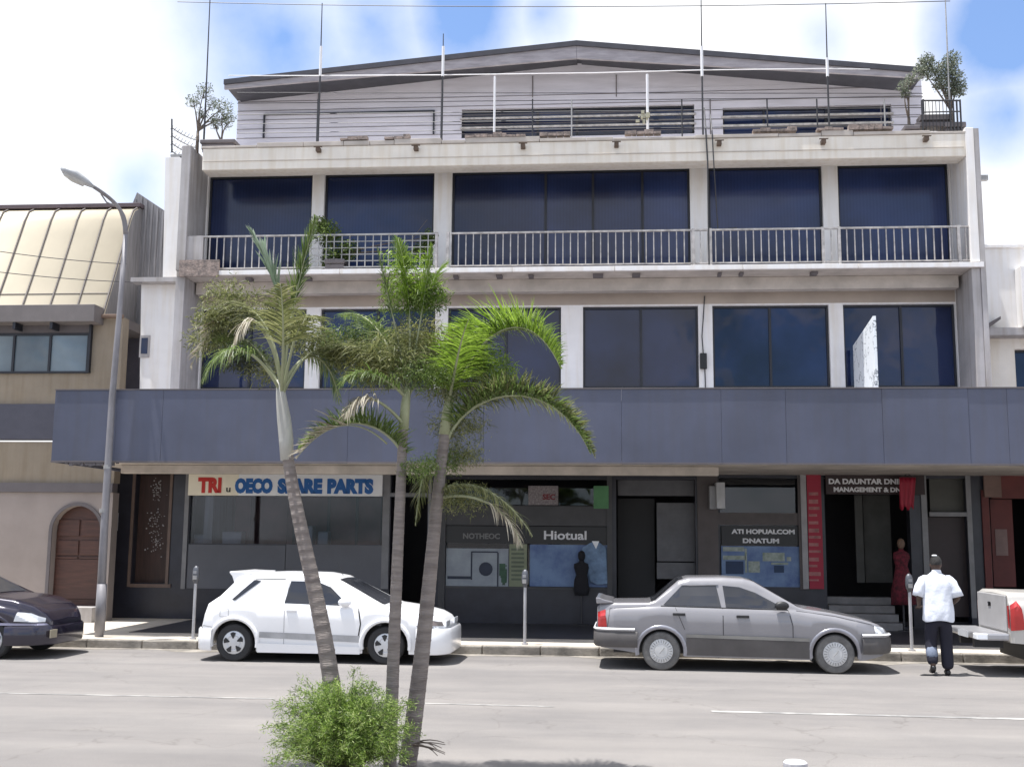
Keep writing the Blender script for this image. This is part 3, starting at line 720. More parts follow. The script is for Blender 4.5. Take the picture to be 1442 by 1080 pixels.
# red garments hanging over the mannequin
c = P(1278, 672, YG - .5); t = thing('hanging_garment', 'red cloth hung from the canopy above the mannequin', 'garment', (c.x, YG - .5, c.z - .6))
m = MB(); k = 10; vs = []
for j in range(6):
    for i in range(k + 1):
        x = c.x - .17 + .34 * i / k * (1 - .05 * j); vs.append((x, YG - .5 + .03 * math.sin(i * 2.2 + j * .3), c.z - j * .13 - (.05 * math.sin(i * 1.3) if j == 5 else 0)))
m.add(vs, [(j * (k + 1) + i, j * (k + 1) + i + 1, (j + 1) * (k + 1) + i + 1, (j + 1) * (k + 1) + i) for j in range(5) for i in range(k)])
o = obj('cloth', m, redban, t, smooth=True); sd = o.modifiers.new('thick', 'SOLIDIFY'); sd.thickness = .01
obj('hanger', MB().tube([(c.x - .16, YG - .5, c.z), (c.x, YG - .5, c.z + .07), (c.x + .16, YG - .5, c.z)], .007).tube([(c.x, YG - .5, c.z + .07), (c.x, YG - .5, 3.37)], .005), wirem, t)
# displays of the right-hand window
t = board('poster', 'blue display poster with photo frames in the right-hand shop window', 'poster', 1016, 769, 1132, 829, YG + .02, bluep, .008)
m = MB()
for a, b, c_, d in ((1018, 770, 1048, 776), (1018, 782, 1050, 788), (1049, 772, 1052, 806), (1054, 790, 1070, 806), (1086, 792, 1110, 795), (1074, 778, 1105, 790), (1108, 784, 1114, 790)): pb(m, a, b, c_, d, YG + .012, .006)
obj('printed_photo', m, mat('pale_print', (.38, .42, .40), .6, scale=9, col2=(.2, .25, .2)), t)
m = MB(); pb(m, 1022, 790, 1047, 808, YG + .01, .004); pb(m, 1090, 796, 1104, 806, YG + .01, .004); obj('printed_photo', m, mat('navy_print', (.02, .045, .11), .6), t)
t = board('banner', 'tall red banner with a white edge beside the stepped entrance', 'banner', 1138, 668, 1158, 829, YG - .08, redban, .02)
obj('edge_strip', pb(MB(), 1129, 668, 1137, 829, YG - .085, .02), mat('grey_white_strip', (.36, .35, .36), .6), t)
m = MB()
for i in range(13): pb(m, 1139, 693 + i * 10.2, 1150 + random.random() * 6, 693 + i * 10.2 + random.uniform(2, 6), YG - .086, .003)
obj('printed_rows', m, mat('pinkish_print', (.42, .16, .16), .6, var=.3, scale=6), t)
# white box sign
c = P(1011, 716, YG - .3); t = thing('light_box', 'small white box sign fixed to the pillar between two shops', 'sign', (c.x, YG - .3, c.z))
m = MB(); pb(m, 1009, 679, 1021, 716, YG - .45, .36); obj('box', m, mat('box_white', (.52, .53, .55), .5), t, bevel=.01)
m = MB(); pb(m, 999, 684, 1008.5, 717, YG - .3, .2); obj('housing', m, gframe, t, bevel=.01)
# paper notice left of the door
board('paper_notice', 'blank white paper notice on dark tiles behind the street lamp post', 'notice', 153, 722, 166, 747, YG - .05, mat('notice_white', (.50, .51, .54), .6), .015)
# black electric box with cable
c = P(991, 519, YW - .1); t = thing('meter_box', 'small black electric box with a cable on the second floor pillar', 'box', (c.x, YW - .1, c.z))
obj('case', MB().box(c.x - .07, c.x + .07, YW - .1, YW - .003, c.z, c.z + .33), blackp, t, bevel=.01)
obj('cable', MB().tube([(c.x, YW - .05, c.z + .33), (c.x - .02, YW - .04, c.z + .7), (c.x + .05, YW - .04, 7.1)], .012).tube([(c.x + .03, YW - .03, c.z), (c.x + .04, YW - .03, 5.0)], .012), wirem, t)
# long service cable down the facade
m = MB(); a = P(996, 195, YF - .06); b_ = P(998, 330, YF - .06)
m.tube([(a.x - .03, YF + .2, 10.95), (a.x - .03, YF - .06, 10.4), (a.x, YF - .06, 9.7), (b_.x, YF - .04, 8.3), (b_.x, YF - .04, 7.5)], .016)
m.tube([(a.x + .1, YF + .2, 10.8), (a.x + .10, YF - .06, 10.35), (a.x + .13, YF - .06, 9.5), (a.x + .2, YF + .1, 8.3), (a.x + .6, YF + .2, 8.35)], .012)
tag(obj('service_cable', m, wirem, base=(a.x, YF, 7.5)), 'pair of dark service cables hanging down the facade right of the wide window', 'cable')
# white projecting signboard on the canopy
a = P(1229, 445, 21.2); b_ = P(1229, 550, 21.2)
t = thing('projecting_sign', 'cracked white board standing edge-on to the street on the canopy roof', 'sign', (a.x, 21.2, b_.z - .1))
yb2 = 21.2 * (a.x) / (X(1187, 500, 21.2)); 
fx = a.x
ytest = 21.2
while True:
    # walk back until the far edge reaches the column
    q = CM.transposed() @ (Vector((fx, ytest, 5.5)) - CAMP)
    if 721 + F * q.x / -q.z < 1187 or ytest > 22.9: break
    ytest += .02
zt_far = P(1187, 487, ytest).z
m = MB().add([(fx, 21.2, 4.42), (fx, ytest, 4.42), (fx, ytest, zt_far), (fx, 21.2, a.z), (fx + .06, 21.2, 4.42), (fx + .06, ytest, 4.42), (fx + .06, ytest, zt_far), (fx + .06, 21.2, a.z)],
             [(0, 1, 2, 3), (7, 6, 5, 4), (0, 3, 7, 4), (1, 5, 6, 2), (3, 2, 6, 7), (0, 4, 5, 1)])
crk, tr_, br_ = ntree('cracked_white_board')
vn = tr_.nodes.new('ShaderNodeTexNoise'); vn.inputs['Scale'].default_value = 2.2; vn.inputs['Detail'].default_value = 4
tcn = tr_.nodes.new('ShaderNodeTexCoord'); tr_.links.new(tcn.outputs['Object'], vn.inputs['Vector'])
rp = tr_.nodes.new('ShaderNodeValToRGB'); tr_.links.new(vn.outputs['Fac'], rp.inputs[0])
e = rp.color_ramp.elements; e[0].position = .484; e[0].color = (.8, .84, .86, 1); e[1].position = .5; e[1].color = (.10, .12, .14, 1); q = e.new(.512); q.color = (.8, .84, .86, 1)
tr_.links.new(rp.outputs[0], br_.inputs['Base Color'])
obj('board', m, crk, t, bevel=.004)
obj('prop', MB().tube([(fx + .1, 21.6, 4.46), (fx + .1, 21.6, 5.6)], .025).tube([(fx + .1, 22.3, 4.46), (fx + .1, 22.3, 5.6)], .025), galv, t)

# ================================================================== roof poles, wires, rails
polespec = [(288, -30, 178, 'thin', 'bare dark aerial pole at the left roof corner beside the potted tree'),
            (448, 5, 190, 'tube', 'roof pole with a white tube left of the penthouse, second pole from the left'),
            (622, 48, 190, 'tube', 'short pointed roof pole with a white tube, third pole from the left'),
            (990, -30, 190, 'tube', 'tall roof pole with a white tube just right of the roof peak'),
            (1168, 5, 188, 'tube', 'roof pole with a short white tube over the right penthouse window'),
            (1338, -30, 160, 'thin', 'thin pale aerial pole behind the right potted tree')]
YPL = YF + .2
for q, y0, y1, kd, lb in polespec:
    a = P(q, y0, YPL); b = P(q, y1, YPL); c = P(q, 106, YPL)
    x = b.x; t = thing('aerial_pole', lb, 'pole', (x, YPL, 10.2), 'poles along the roof edge')
    obj('pole', MB().tube([(x, YPL, 10.2), (x, YPL, c.z if kd == 'tube' else 11.3)], [.022, .02], 6).tube([(x, YPL, c.z if kd == 'tube' else 11.3), (x + (a.x - c.x) * .2, YPL, a.z)], [.017, .010], 6), wirem if q != 1338 else galv, t)
    if kd == 'tube':
        d = P(q, 66 if q != 1168 else 82, YPL); m = MB().tube([(x, YPL, c.z - .03), (x, YPL, d.z)], .030, 8); obj('white_tube', m, polewhite, t)
# white rail carried by the poles
YT = YPL + .06
m = MB(); ptsr = [P(322, 107, YT), P(448, 107, YT), P(622, 106, YT), P(840, 103, YT), P(990, 99, YT), P(1168, 97, YT), P(1225, 98, YT)]
m.tube(ptsr, .0105, 6)
o = tag(obj('roof_rail', m, polewhite, base=(ptsr[0].x, YT, ptsr[0].z), smooth=True), 'long white rail tied across the roof poles below the gable', 'rail')
for q, y0, y1 in ((696, 108, 181), (912, 105, 172)):
    a, b = P(q, y0, YT - .03), P(q, y1, YT - .03)
    tag(obj('rail_post', MB().tube([(b.x, YT - .03, 10.2), (b.x, YT - .03, a.z)], .024 if q == 696 else .028, 8), polewhite, base=(b.x, YT - .03, 10.2)), ('left white upright post under the roof rail' if q == 696 else 'white upright post under the roof rail with rags tied at its foot'), 'post', 'white posts under the roof rail')
m = MB(); c = P(905, 165, YT - .1)
for i in range(10): u_ = c.x + random.uniform(-.18, .1); w_ = c.z + random.uniform(-.16, .06); m.box(u_, u_ + random.uniform(.03, .09), YT - .12 - .004 * i, YT - .08 - .004 * i, w_, w_ + random.uniform(.04, .10))
tag(obj('rag_bundle', m, mat('faded_rag', (.45, .43, .32), .9), base=(c.x, YT - .1, c.z)), 'pale rags tied to the roof railing near the right white post', 'rags')
# fence wires along the roof
t = thing('roof_fence', 'wire fence of thin horizontal strands along the roof edge', 'fence', (0, YPL + .1, 10.2))
for (ys, ye) in ((131, 132), (146, 137), (162, 152), (175, 165), (188, 176)):
    a, b = P(334, ys, YPL + .1), P(1300, ye, YPL + .1)
    obj('wire', MB().tube([a, b], .0085, 5), wirem, t)
for q in (448, 622, 750, 805, 960, 1080, 1150, 1245, 1300):
    a = P(q, 140, YPL + .1); obj('post', MB().tube([(a.x, YPL + .1, 10.2), (a.x, YPL + .1, a.z)], .017, 6), wirem if q % 2 == 0 else galv, t)
# overhead wires in the sky
def catenary(a, b, sag, n=16):
    return [a.lerp(b, i / n) + Vector((0, 0, -4 * sag * (i / n) * (1 - i / n))) for i in range(n + 1)]
for (a, b, sg_, r, lb) in ((P(250, 3, YPL), P(1338, 2, YPL), .12, .009, 'thin wire strung between the tops of the roof poles'),
                        (P(-60, 345, 19), P(178, 372, 21.4), .05, .008, 'upper of two dark wires crossing the yellow roof to the lamp post'),
                        (P(-60, 376, 19), P(200, 398, 21.9), .05, .008, 'lower of two dark wires crossing the yellow roof')):
    tag(obj('overhead_wire', MB().tube(catenary(a, b, sg_), r, 5), wirem, base=a), lb, 'wire')
# wire bracket at left roof corner
t = thing('barbed_wire_bracket', 'leaning metal bracket with barbed strands left of the roof corner', 'bracket', (XL - .45, YF + .5, 9.95))
for dx in (0, .75):
    a = P(242 + dx * 50, 215 - dx * 20, YF + .5); b = P(242 + dx * 50, 168 + dx * 30, YF + .5)
    obj('post', MB().tube([a, b], .018, 6), wirem, t)
for k in range(4):
    a, b = P(242, 180 + k * 11, YF + .5), P(279, 198 + k * 11, YF + .5)
    mb = MB().tube(catenary(a, b, .04, 8), .012, 5)
    for i in range(8):
        c = a.lerp(b, i / 8); mb.tube([c + Vector((-.03, 0, -.04)), c + Vector((.03, 0, .04))], .006, 4)
    obj('strand', mb, wirem, t)
obj('base_arm', MB().box(P(242, 215, YF + .5).x - .02, XL + .1, YF + .48, YF + .52, P(242, 218, YF + .5).z - .05, P(242, 218, YF + .5).z), galv, t)

# ================================================================== foliage
lf_roof = leafmat('dusty_roof_leaves', ((.09, .11, .08), (.17, .20, .14), (.28, .30, .23)))
barkm = mat('grey_brown_bark', (.20, .16, .13), .9, var=.35, scale=6, bump=.8, bscale=20)
def small_tree(name, label, base, tips, r, mt, nl, lsz, planter, cat='potted tree'):
    t = thing(name, label, cat, base)
    m = MB(); fork = Vector(base) + Vector((0, 0, (max(q[0].z for q in tips) - base[2]) * .35))
    m.tube([Vector(base), fork], [.04, .03], 7)
    lv = MB()
    for c, rr in tips:
        m.tube(bez([fork, fork.lerp(c, .5) + Vector((random.uniform(-.08, .08), 0, .1)), c], 5), [.025, .02, .016, .012, .009, .006], 5)
        for k in range(5):
            e = c + Vector((random.gauss(0, rr * .6), random.gauss(0, rr * .6), random.gauss(0, rr * .6)))
            m.tube([c.lerp(fork, .2), e], [.008, .003], 4)
        for i in range(int(1.7 * nl * rr / .3)):
            d = Vector((random.gauss(0, 1), random.gauss(0, 1), random.gauss(0, 1))).normalized() * rr * random.random() ** .45
            lv.leaf(c + d, Vector((random.gauss(0, 1), random.gauss(0, 1), random.gauss(0, .8) - .2)), Vector((random.gauss(0, 1), random.gauss(0, 1), random.gauss(0, 1))), lsz * random.uniform(.6, 1.3), lsz * .5)
    obj('trunk', m, barkm, t, smooth=True); obj('crown', lv, mt, t, recalc=False)
    if planter:
        x, y, z = base; w, h = planter
        obj('planter', MB().box(x - w, x + w, y - .22, y + .22, z - .02, z + h * .55).box(x - w * 1.08, x + w * 1.08, y - .25, y + .25, z + h * .553, z + h), bandm, t, bevel=.02)
    return t
Y1 = YF + .35
tp = [(P(288, 128, Y1), .20), (P(272, 142, Y1), .17), (P(300, 145, Y1), .17), (P(315, 152, Y1), .22), (P(322, 165, Y1), .18), (P(285, 160, Y1), .13), (P(302, 170, Y1), .15)]
small_tree('potted_tree', 'sparse small tree in the planter at the left roof corner', (P(279, 180, Y1).x, Y1, 10.25), tp, .2, lf_roof, 210, .05, None)
c = P(312, 190, Y1); t = small_tree('potted_shrub', 'wide low planter with twiggy shrub beside the left roof tree', (c.x, Y1, 10.26), [(P(312, 172, Y1), .2), (P(303, 176, Y1), .13), (P(322, 174, Y1), .14)], .2, lf_roof, 80, .05, (.36, .2), 'potted shrub')
tp = [(P(1305, 85, Y1), .17), (P(1300, 100, Y1), .22), (P(1318, 100, Y1), .22), (P(1340, 85, Y1), .2), (P(1336, 100, Y1), .22), (P(1345, 112, Y1), .22), (P(1350, 125, Y1), .18), (P(1325, 118, Y1), .18), (P(1338, 130, Y1), .15)]
small_tree('potted_tree', 'bushy tree standing at the right roof corner', (P(1340, 175, Y1).x, Y1, 10.25), tp, .2, lf_roof, 420, .055, (.2, .25))
tp = [(P(1272, 122, Y1), .15), (P(1282, 112, Y1), .13), (P(1275, 132, Y1), .12)]
small_tree('potted_tree', 'small tuft-topped plant left of the bushy right roof tree', (P(1280, 175, Y1).x, Y1, 10.25), tp, .2, lf_roof, 240, .05, (.15, .2))
# right-corner railing and bench planter
t = thing('roof_corner_railing', 'short metal railing round the planter trough at the right roof corner', 'railing', (P(1320, 180, YF + .1).x, YF + .1, 10.3))
m = MB(); a, b = P(1298, 142, YF + .1), P(1352, 142, YF + .1); zq = P(1320, 158, YF + .1).z
m.tube([a, b], .018, 6).tube([(a.x, YF + .1, zq), (b.x, YF + .1, zq)], .014, 6)
for i in range(12): x = a.x + (b.x - a.x) * i / 11; m.tube([(x, YF + .1, 10.3), (x, YF + .1, a.z)], .008 if 0 < i < 8 else .02, 5)
obj('rail', m, wirem, t)
m = MB(); pb(m, 1296, 161, 1341, 169, YF + .15, .3); pb(m, 1290, 172, 1341, 178, YF + .12, .3); pb(m, 1298, 169, 1338, 172, YF + .2, .2); obj('trough', m, bandm, t, bevel=.01)

# ================================================================== left neighbour
YN = 23.0
NB = thing('neighbour_building', 'tan and pink building with curved yellow metal roof and arched brown door on the left', 'building', (-14, YN, 0))
nx1 = X(165, 600, YN); nx0 = -22
zband = Z(80, 693, YN)
arch_c = P(107, 748, YN); ar = (X(141, 760, YN) - X(73, 760, YN)) / 2
cxd = (X(141, 760, YN) + X(73, 760, YN)) / 2; zsp = Z(107, 712, YN) - ar; zdb = Z(107, 853, YN)
# lower wall with arch opening built as strips
m = MB(); n = 14; top = zband - .003
m.box(nx0, cxd - ar, YN, YN + .3, .1, top); m.box(cxd + ar, nx1, YN, YN + .3, .1, top); m.box(cxd - ar, cxd + ar, YN, YN + .3, .1, zdb)
for i in range(n):
    a0 = math.pi * i / n; a1 = math.pi * (i + 1) / n
    xa, za = cxd - ar * math.cos(a0), zsp + ar * math.sin(a0); xb, zb = cxd - ar * math.cos(a1), zsp + ar * math.sin(a1)
    m.prism([(xa, za), (xb, zb), (xb, top), (xa, top)], YN, YN + .3)
obj('lower_wall', m, pink, NB)
apts = [(cxd - ar, zdb), (cxd + ar, zdb)] + [(cxd + ar * math.cos(math.pi * i / 18), zsp + ar * math.sin(math.pi * i / 18)) for i in range(19)]
d = obj('door', MB().prism(apts[:2] + apts[2:], YN + .2, YN + .26), doorwood, NB)
m = MB()
for u, v, zz0, zz1 in ((-.92, -.04, 1.95, 2.35), (.04, .92, 1.95, 2.35), (-.92, -.04, 1.5, 1.85), (.04, .92, 1.5, 1.85), (-.92, .92, .45, 1.4), (-.92, -.04, 1.41, 1.46), (.04, .92, 1.41, 1.46)):
    zz0 = zdb + (zz0 - .3) * (zsp + .2 - zdb) / 2.0; zz1 = zdb + (zz1 - .3) * (zsp + .2 - zdb) / 2.0
    m.box(cxd + u * ar, cxd + v * ar, YN + .17, YN + .197, zz0, zz1)
obj('door_panel', m, doorwood, d, bevel=.01)
m = MB()
for i in range(18):
    a0 = math.pi * i / 18; a1 = math.pi * (i + 1) / 18; r2 = ar + .07
    m.prism([(cxd - ar * math.cos(a0), zsp + ar * math.sin(a0)), (cxd - ar * math.cos(a1), zsp + ar * math.sin(a1)), (cxd - r2 * math.cos(a1), zsp + r2 * math.sin(a1)), (cxd - r2 * math.cos(a0), zsp + r2 * math.sin(a0))], YN - .03, YN - .003)
m.box(cxd - ar - .07, cxd - ar, YN - .03, YN - .003, .15, zsp); m.box(cxd + ar, cxd + ar + .04, YN - .03, YN - .003, .15, zsp)
obj('door_surround', m, bandm, NB)
obj('door_step', MB().box(cxd - ar - .1, cxd + ar + .1, YN - .4, YN - .032, .152, zdb), greyfin, NB, bevel=.01)
obj('string_band', MB().box(nx0, nx1, YN - .06, YN + .2, zband, Z(80, 706, YN) + 2 * (zband - Z(80, 706, YN))), bandm, NB)
zb1 = zband + (zband - Z(80, 706, YN)) + .003
obj('middle_wall', MB().box(nx0, nx1, YN, YN + .3, zb1, Z(80, 622, YN)), tan, NB)
obj('blue_band', MB().box(nx0, nx1 - .1, YN - .05, YN + .25, Z(80, 619, YN), Z(80, 569, YN)), mat('blue_grey_band', (.085, .085, .11), .7, var=.1), NB, bevel=.01)
ztw = Z(140, 447, YN)
hb = [(X(-80, 500, YN), X(126, 500, YN), Z(60, 526, YN), Z(60, 455, YN))]
obj('upper_wall', wall(MB(), (nx0, nx1), (Z(80, 569, YN) + .003, ztw), hb, YN + .003, YN + .3), tan, NB)
a, b, c, d_ = hb[0]
window('window', a, b, c, Z(60, 470, YN), wglassL, [X(q, 500, YN) for q in (-30, 20, 71)], parent=NB, Y=YN - .1, dep=.05)
obj('window_header', MB().box(a, b + .0, YN - .04, YN + .1, Z(60, 469.5, YN), Z(60, 455, YN)), bandm, NB)
m = MB(); m.box(a, X(133, 440, YN - .45), YN - .45, YN + .1, Z(60, 453, YN - .45), Z(60, 429, YN - .45))
obj('window_hood', m, mat('window_hood_paint', (.19, .17, .165), .7, var=.1), NB, bevel=.01)
m = MB()
for q in (-28, 24, 76): x = X(q, 455, YN - .3); m.box(x - .03, x + .03, YN - .42, YN - .1, Z(60, 468, YN), Z(60, 454, YN))
m.box(b + .003, b + .05, YN - .1, YN - .003, c, Z(60, 455, YN))
obj('hood_bracket', m, dframe, NB)
# curved sheet roof
prof = [(22.95 + 1.1 * k / 8, Z(148 + 3.4 * k, 446 - 17 * k, 22.95 + 1.1 * k / 8)) for k in range(9)] + [(24.2, Z(178, 298, 24.2)), (24.5, Z(178, 293, 24.5))]
rx1 = X(148, 442, YN); vs = []
for y, z in prof: vs += [(nx0, y, z), (rx1, y, z)]
m = MB().add(vs, [(2 * i, 2 * i + 1, 2 * i + 3, 2 * i + 2) for i in range(len(prof) - 1)])
o = obj('curved_roof', m, yroof, NB, smooth=True); sd = o.modifiers.new('t', 'SOLIDIFY'); sd.thickness = .04; sd.offset = -1
seam = []
for i in range(12):
    xs_ = rx1 - .03 - i * .64
    m2 = MB().tube([(xs_, y - .02, z + .012) for y, z in prof], .022, 5); seam.append(m2)
for k, s_ in enumerate(seam): obj('roof_seam', s_, seamm, NB)
m = MB(); y, z = prof[2]; m.tube([(nx0, y - .02, z - .02), (rx1, y - .02, z - .02)], .010, 5)
obj('sheet_lap', m, seamm, NB)
y, z = prof[-1]
obj('ridge_cap', MB().box(nx0, rx1 + .05, y - .12, y + .4, z - .01, z + .09), mat('maroon_ridge', (.12, .09, .10), .7), NB, bevel=.01)
obj('roof_end_wall', MB().add([(rx1 + .003, yy, zz) for yy, zz in prof] + [(rx1 + .003, 26, prof[-1][1]), (rx1 + .003, 26, prof[0][1])], [tuple(range(len(prof) + 2))]), clad, NB)
obj('gutter_end', MB().box(X(130, 450, YN), nx1 + .02, YN - .12, YN - .003, ztw - .03, ztw + .05), mat('rusty_gutter', (.22, .15, .11), .8), NB, bevel=.02)
obj('flat_roof', MB().box(nx0, nx1, YN + .303, 32, ztw - .2, ztw), bandm, NB)

# grey clad tower between the two
YT_ = 24.6
m = MB(); pts = [(X(163, 640, YT_), 3.3), (X(235, 640, YT_), 3.3), (X(235, 299, YT_), Z(235, 299, YT_)), (X(193, 271, YT_), Z(193, 271, YT_)), (X(181, 300, YT_), Z(181, 300, YT_)), (X(166, 420, YT_), Z(166, 420, YT_))]
m.prism(pts, YT_, YT_ + 2)
TW = thing('metal_clad_tower', 'narrow grey corrugated metal tower with slanted top between the two buildings', 'tower', (pts[0][0], YT_, 0))
obj('wall', m, clad, TW)
m = MB(); x = pts[0][0] + .1
while x < pts[1][0]:
    zt = interp([(pts[5][0], pts[5][1]), (pts[4][0], pts[4][1]), (pts[3][0], pts[3][1]), (pts[2][0], pts[2][1])], x) - .05
    m.box(x, x + .05, YT_ - .03, YT_ - .003, 3.3, zt); x += .14
obj('cladding_rib', m, clad, TW)
obj('lower_wall', MB().box(X(158, 640, YT_), X(235, 640, YT_), YT_ + .01, YT_ + 2, .1, 3.297), slate, TW)
m = MB(); pb(m, 170, 462, 196, 640, YT_ - .08, .05); obj('dark_panel', m, mat('slate_panel', (.12, .12, .16), .6), TW)

# ================================================================== right neighbour
YQ = 23.2
RB = thing('white_neighbour_building', 'plain white plastered building with a flat parapet at the right edge', 'building', (8, YQ, 0))
rx0 = XR + .16
obj('upper_wall', MB().box(rx0, 14, YQ, 30, Z(1410, 464, YQ), Z(1410, 350, YQ)), white, RB)
obj('parapet_cap', MB().box(rx0, 14, YQ - .06, 30, Z(1410, 350, YQ) + .003, Z(1410, 345, YQ)), white, RB, bevel=.01)
obj('ledge', MB().box(rx0, 14, YQ - .25, YQ + .2, Z(1410, 475, YQ), Z(1410, 464, YQ) - .003), greyfin, RB, bevel=.01)
obj('lower_wall', wall(MB(), (rx0, 14), (3.4, Z(1410, 475, YQ) - .003), [(X(1434, 520, YQ), 9.6, Z(1434, 548, YQ), Z(1434, 490, YQ))], YQ + .15, YQ + .4), cream, RB)
window('window', X(1434, 520, YQ), 9.6, Z(1434, 548, YQ), Z(1434, 490, YQ), wglass2, [], parent=RB, Y=YQ + .2)
m = MB(); p = P(1390, 460, YQ); m.prism([(p.x - .12, p.z - .12), (p.x + .18, p.z + .1), (p.x + .18, p.z + .16), (p.x - .12, p.z - .02)], YQ - .3, YQ - .003); obj('awning_stub', m, bandm, RB)
m = MB(); q = P(1429, 395, YQ); m.box(q.x, 14, YQ - .35, YQ - .003, Z(1429, 464, YQ), Z(1429, 380, YQ)); obj('wall_projection', m, white, RB, bevel=.01)

# ================================================================== street lamp
pts = [P(138, 886, 19.6)] 
lx = pts[0].x; Yl = 19.55
LP = thing('street_lamp', 'tall grey street lamp with curved arm and cobra head in front of the canopy', 'street lamp', (lx, Yl, .15))
ctrl = [(140, 888), (147, 740), (158, 560), (170, 420), (177, 330), (176, 303), (168, 290), (150, 274), (128, 262)]
pp = [P(a, b, Yl) for a, b in ctrl]; pp[0].z = .15
obj('pole', MB().tube(pp[:5], [.078, .070, .060, .048, .042], 12), polem, LP, smooth=True)
obj('base_sleeve', MB().tube([P(140, 888, Yl), P(144, 822, Yl)], [.095, .088], 12), polem, LP, smooth=True)
obj('arm', MB().tube(bez([pp[4], pp[5], P(172, 290, Yl - .15), P(150, 275, Yl - .4), P(130, 262, Yl - .7)], 10), [.045] * 4 + [.036] * 7, 10), polem, LP, smooth=True)
hp = [P(132, 264, Yl - .7), P(120, 256, Yl - .75), P(105, 247, Yl - .85), P(92, 240, Yl - .92), P(86, 237, Yl - .95)]
m = MB().tube(hp, [.03, .09, .125, .10, .03], 12)
for i, v in enumerate(m.v):
    k = i // 12
    if k < 5: v.z = hp[k].z + (v.z - hp[k].z) * .75
obj('lamp_head', m, mat('lamp_head_grey', (.42, .43, .44), .5, metal=.2), LP, smooth=True)
lp = [p + Vector((0, 0, -.035)) for p in hp[1:4]]
obj('lens', MB().tube(lp, [.07, .1, .07], 10), mat('lamp_lens', (.5, .5, .48), .2), LP, smooth=True)
m = MB().tube([P(142, 273, Yl - .35), P(150, 285, Yl - .2), P(166, 292, Yl)], .015, 6); obj('brace', m, polem, LP)
obj('strap_band', MB().tube([P(151.5, 660, Yl), P(151.2, 655, Yl)], .072, 12).tube([P(146, 722, Yl), P(146.3, 716, Yl)], .077, 12), galv, LP)

# ================================================================== parking meters
def meter(px, pb_, label, Y=19.4):
    c = P(px, pb_, Y); t = thing('parking_meter', label, 'parking meter', (c.x, Y, .15), 'parking meters along the kerb')
    obj('post', MB().tube([(0, 0, 0), (0, 0, .98)], .027, 10).tube([(0, 0, 0), (0, 0, .03)], .06, 12), mat('post_grey', (.48, .48, .50), .5, metal=.4) if 'post_grey' not in bpy.data.materials else bpy.data.materials['post_grey'], t, local=True, smooth=True, autos=40)
    h = MB().lathe([(.03, .97), (.05, .99), (.05, 1.03), (.075, 1.05), (.085, 1.12), (.08, 1.24), (.06, 1.31), (.02, 1.345)], (0, 0, 0), 'Z', 16)
    for v in h.v: v.y *= .65; v.x *= .8; v.z = .97 + (v.z - .97) * .85
    obj('head', h, mat('meter_head_grey', (.12, .125, .14), .45, metal=.5) if 'meter_head_grey' not in bpy.data.materials else bpy.data.materials['meter_head_grey'], t, local=True, smooth=True)
    obj('coin_plate', MB().box(-.035, .035, -.060, -.048, 1.05, 1.12), galv, t, local=True)
    obj('window', MB().box(-.03, .03, -.060, -.045, 1.15, 1.20), gframe, t, local=True)
    return t
mt = meter(272, 893, 'parking meter behind the rear of the white hatchback')
def mcopy(px, py, lb):
    c = P(px, py, 19.4); t = copy_tree(mt); t.location = (c.x, 19.4, .15); t['label'] = lb; t.rotation_euler.z = random.uniform(-.2, .2); return t
mcopy(739, 900, 'parking meter standing between the white hatchback and the silver sedan')
mcopy(1284, 910, 'parking meter between the silver sedan and the walking man')

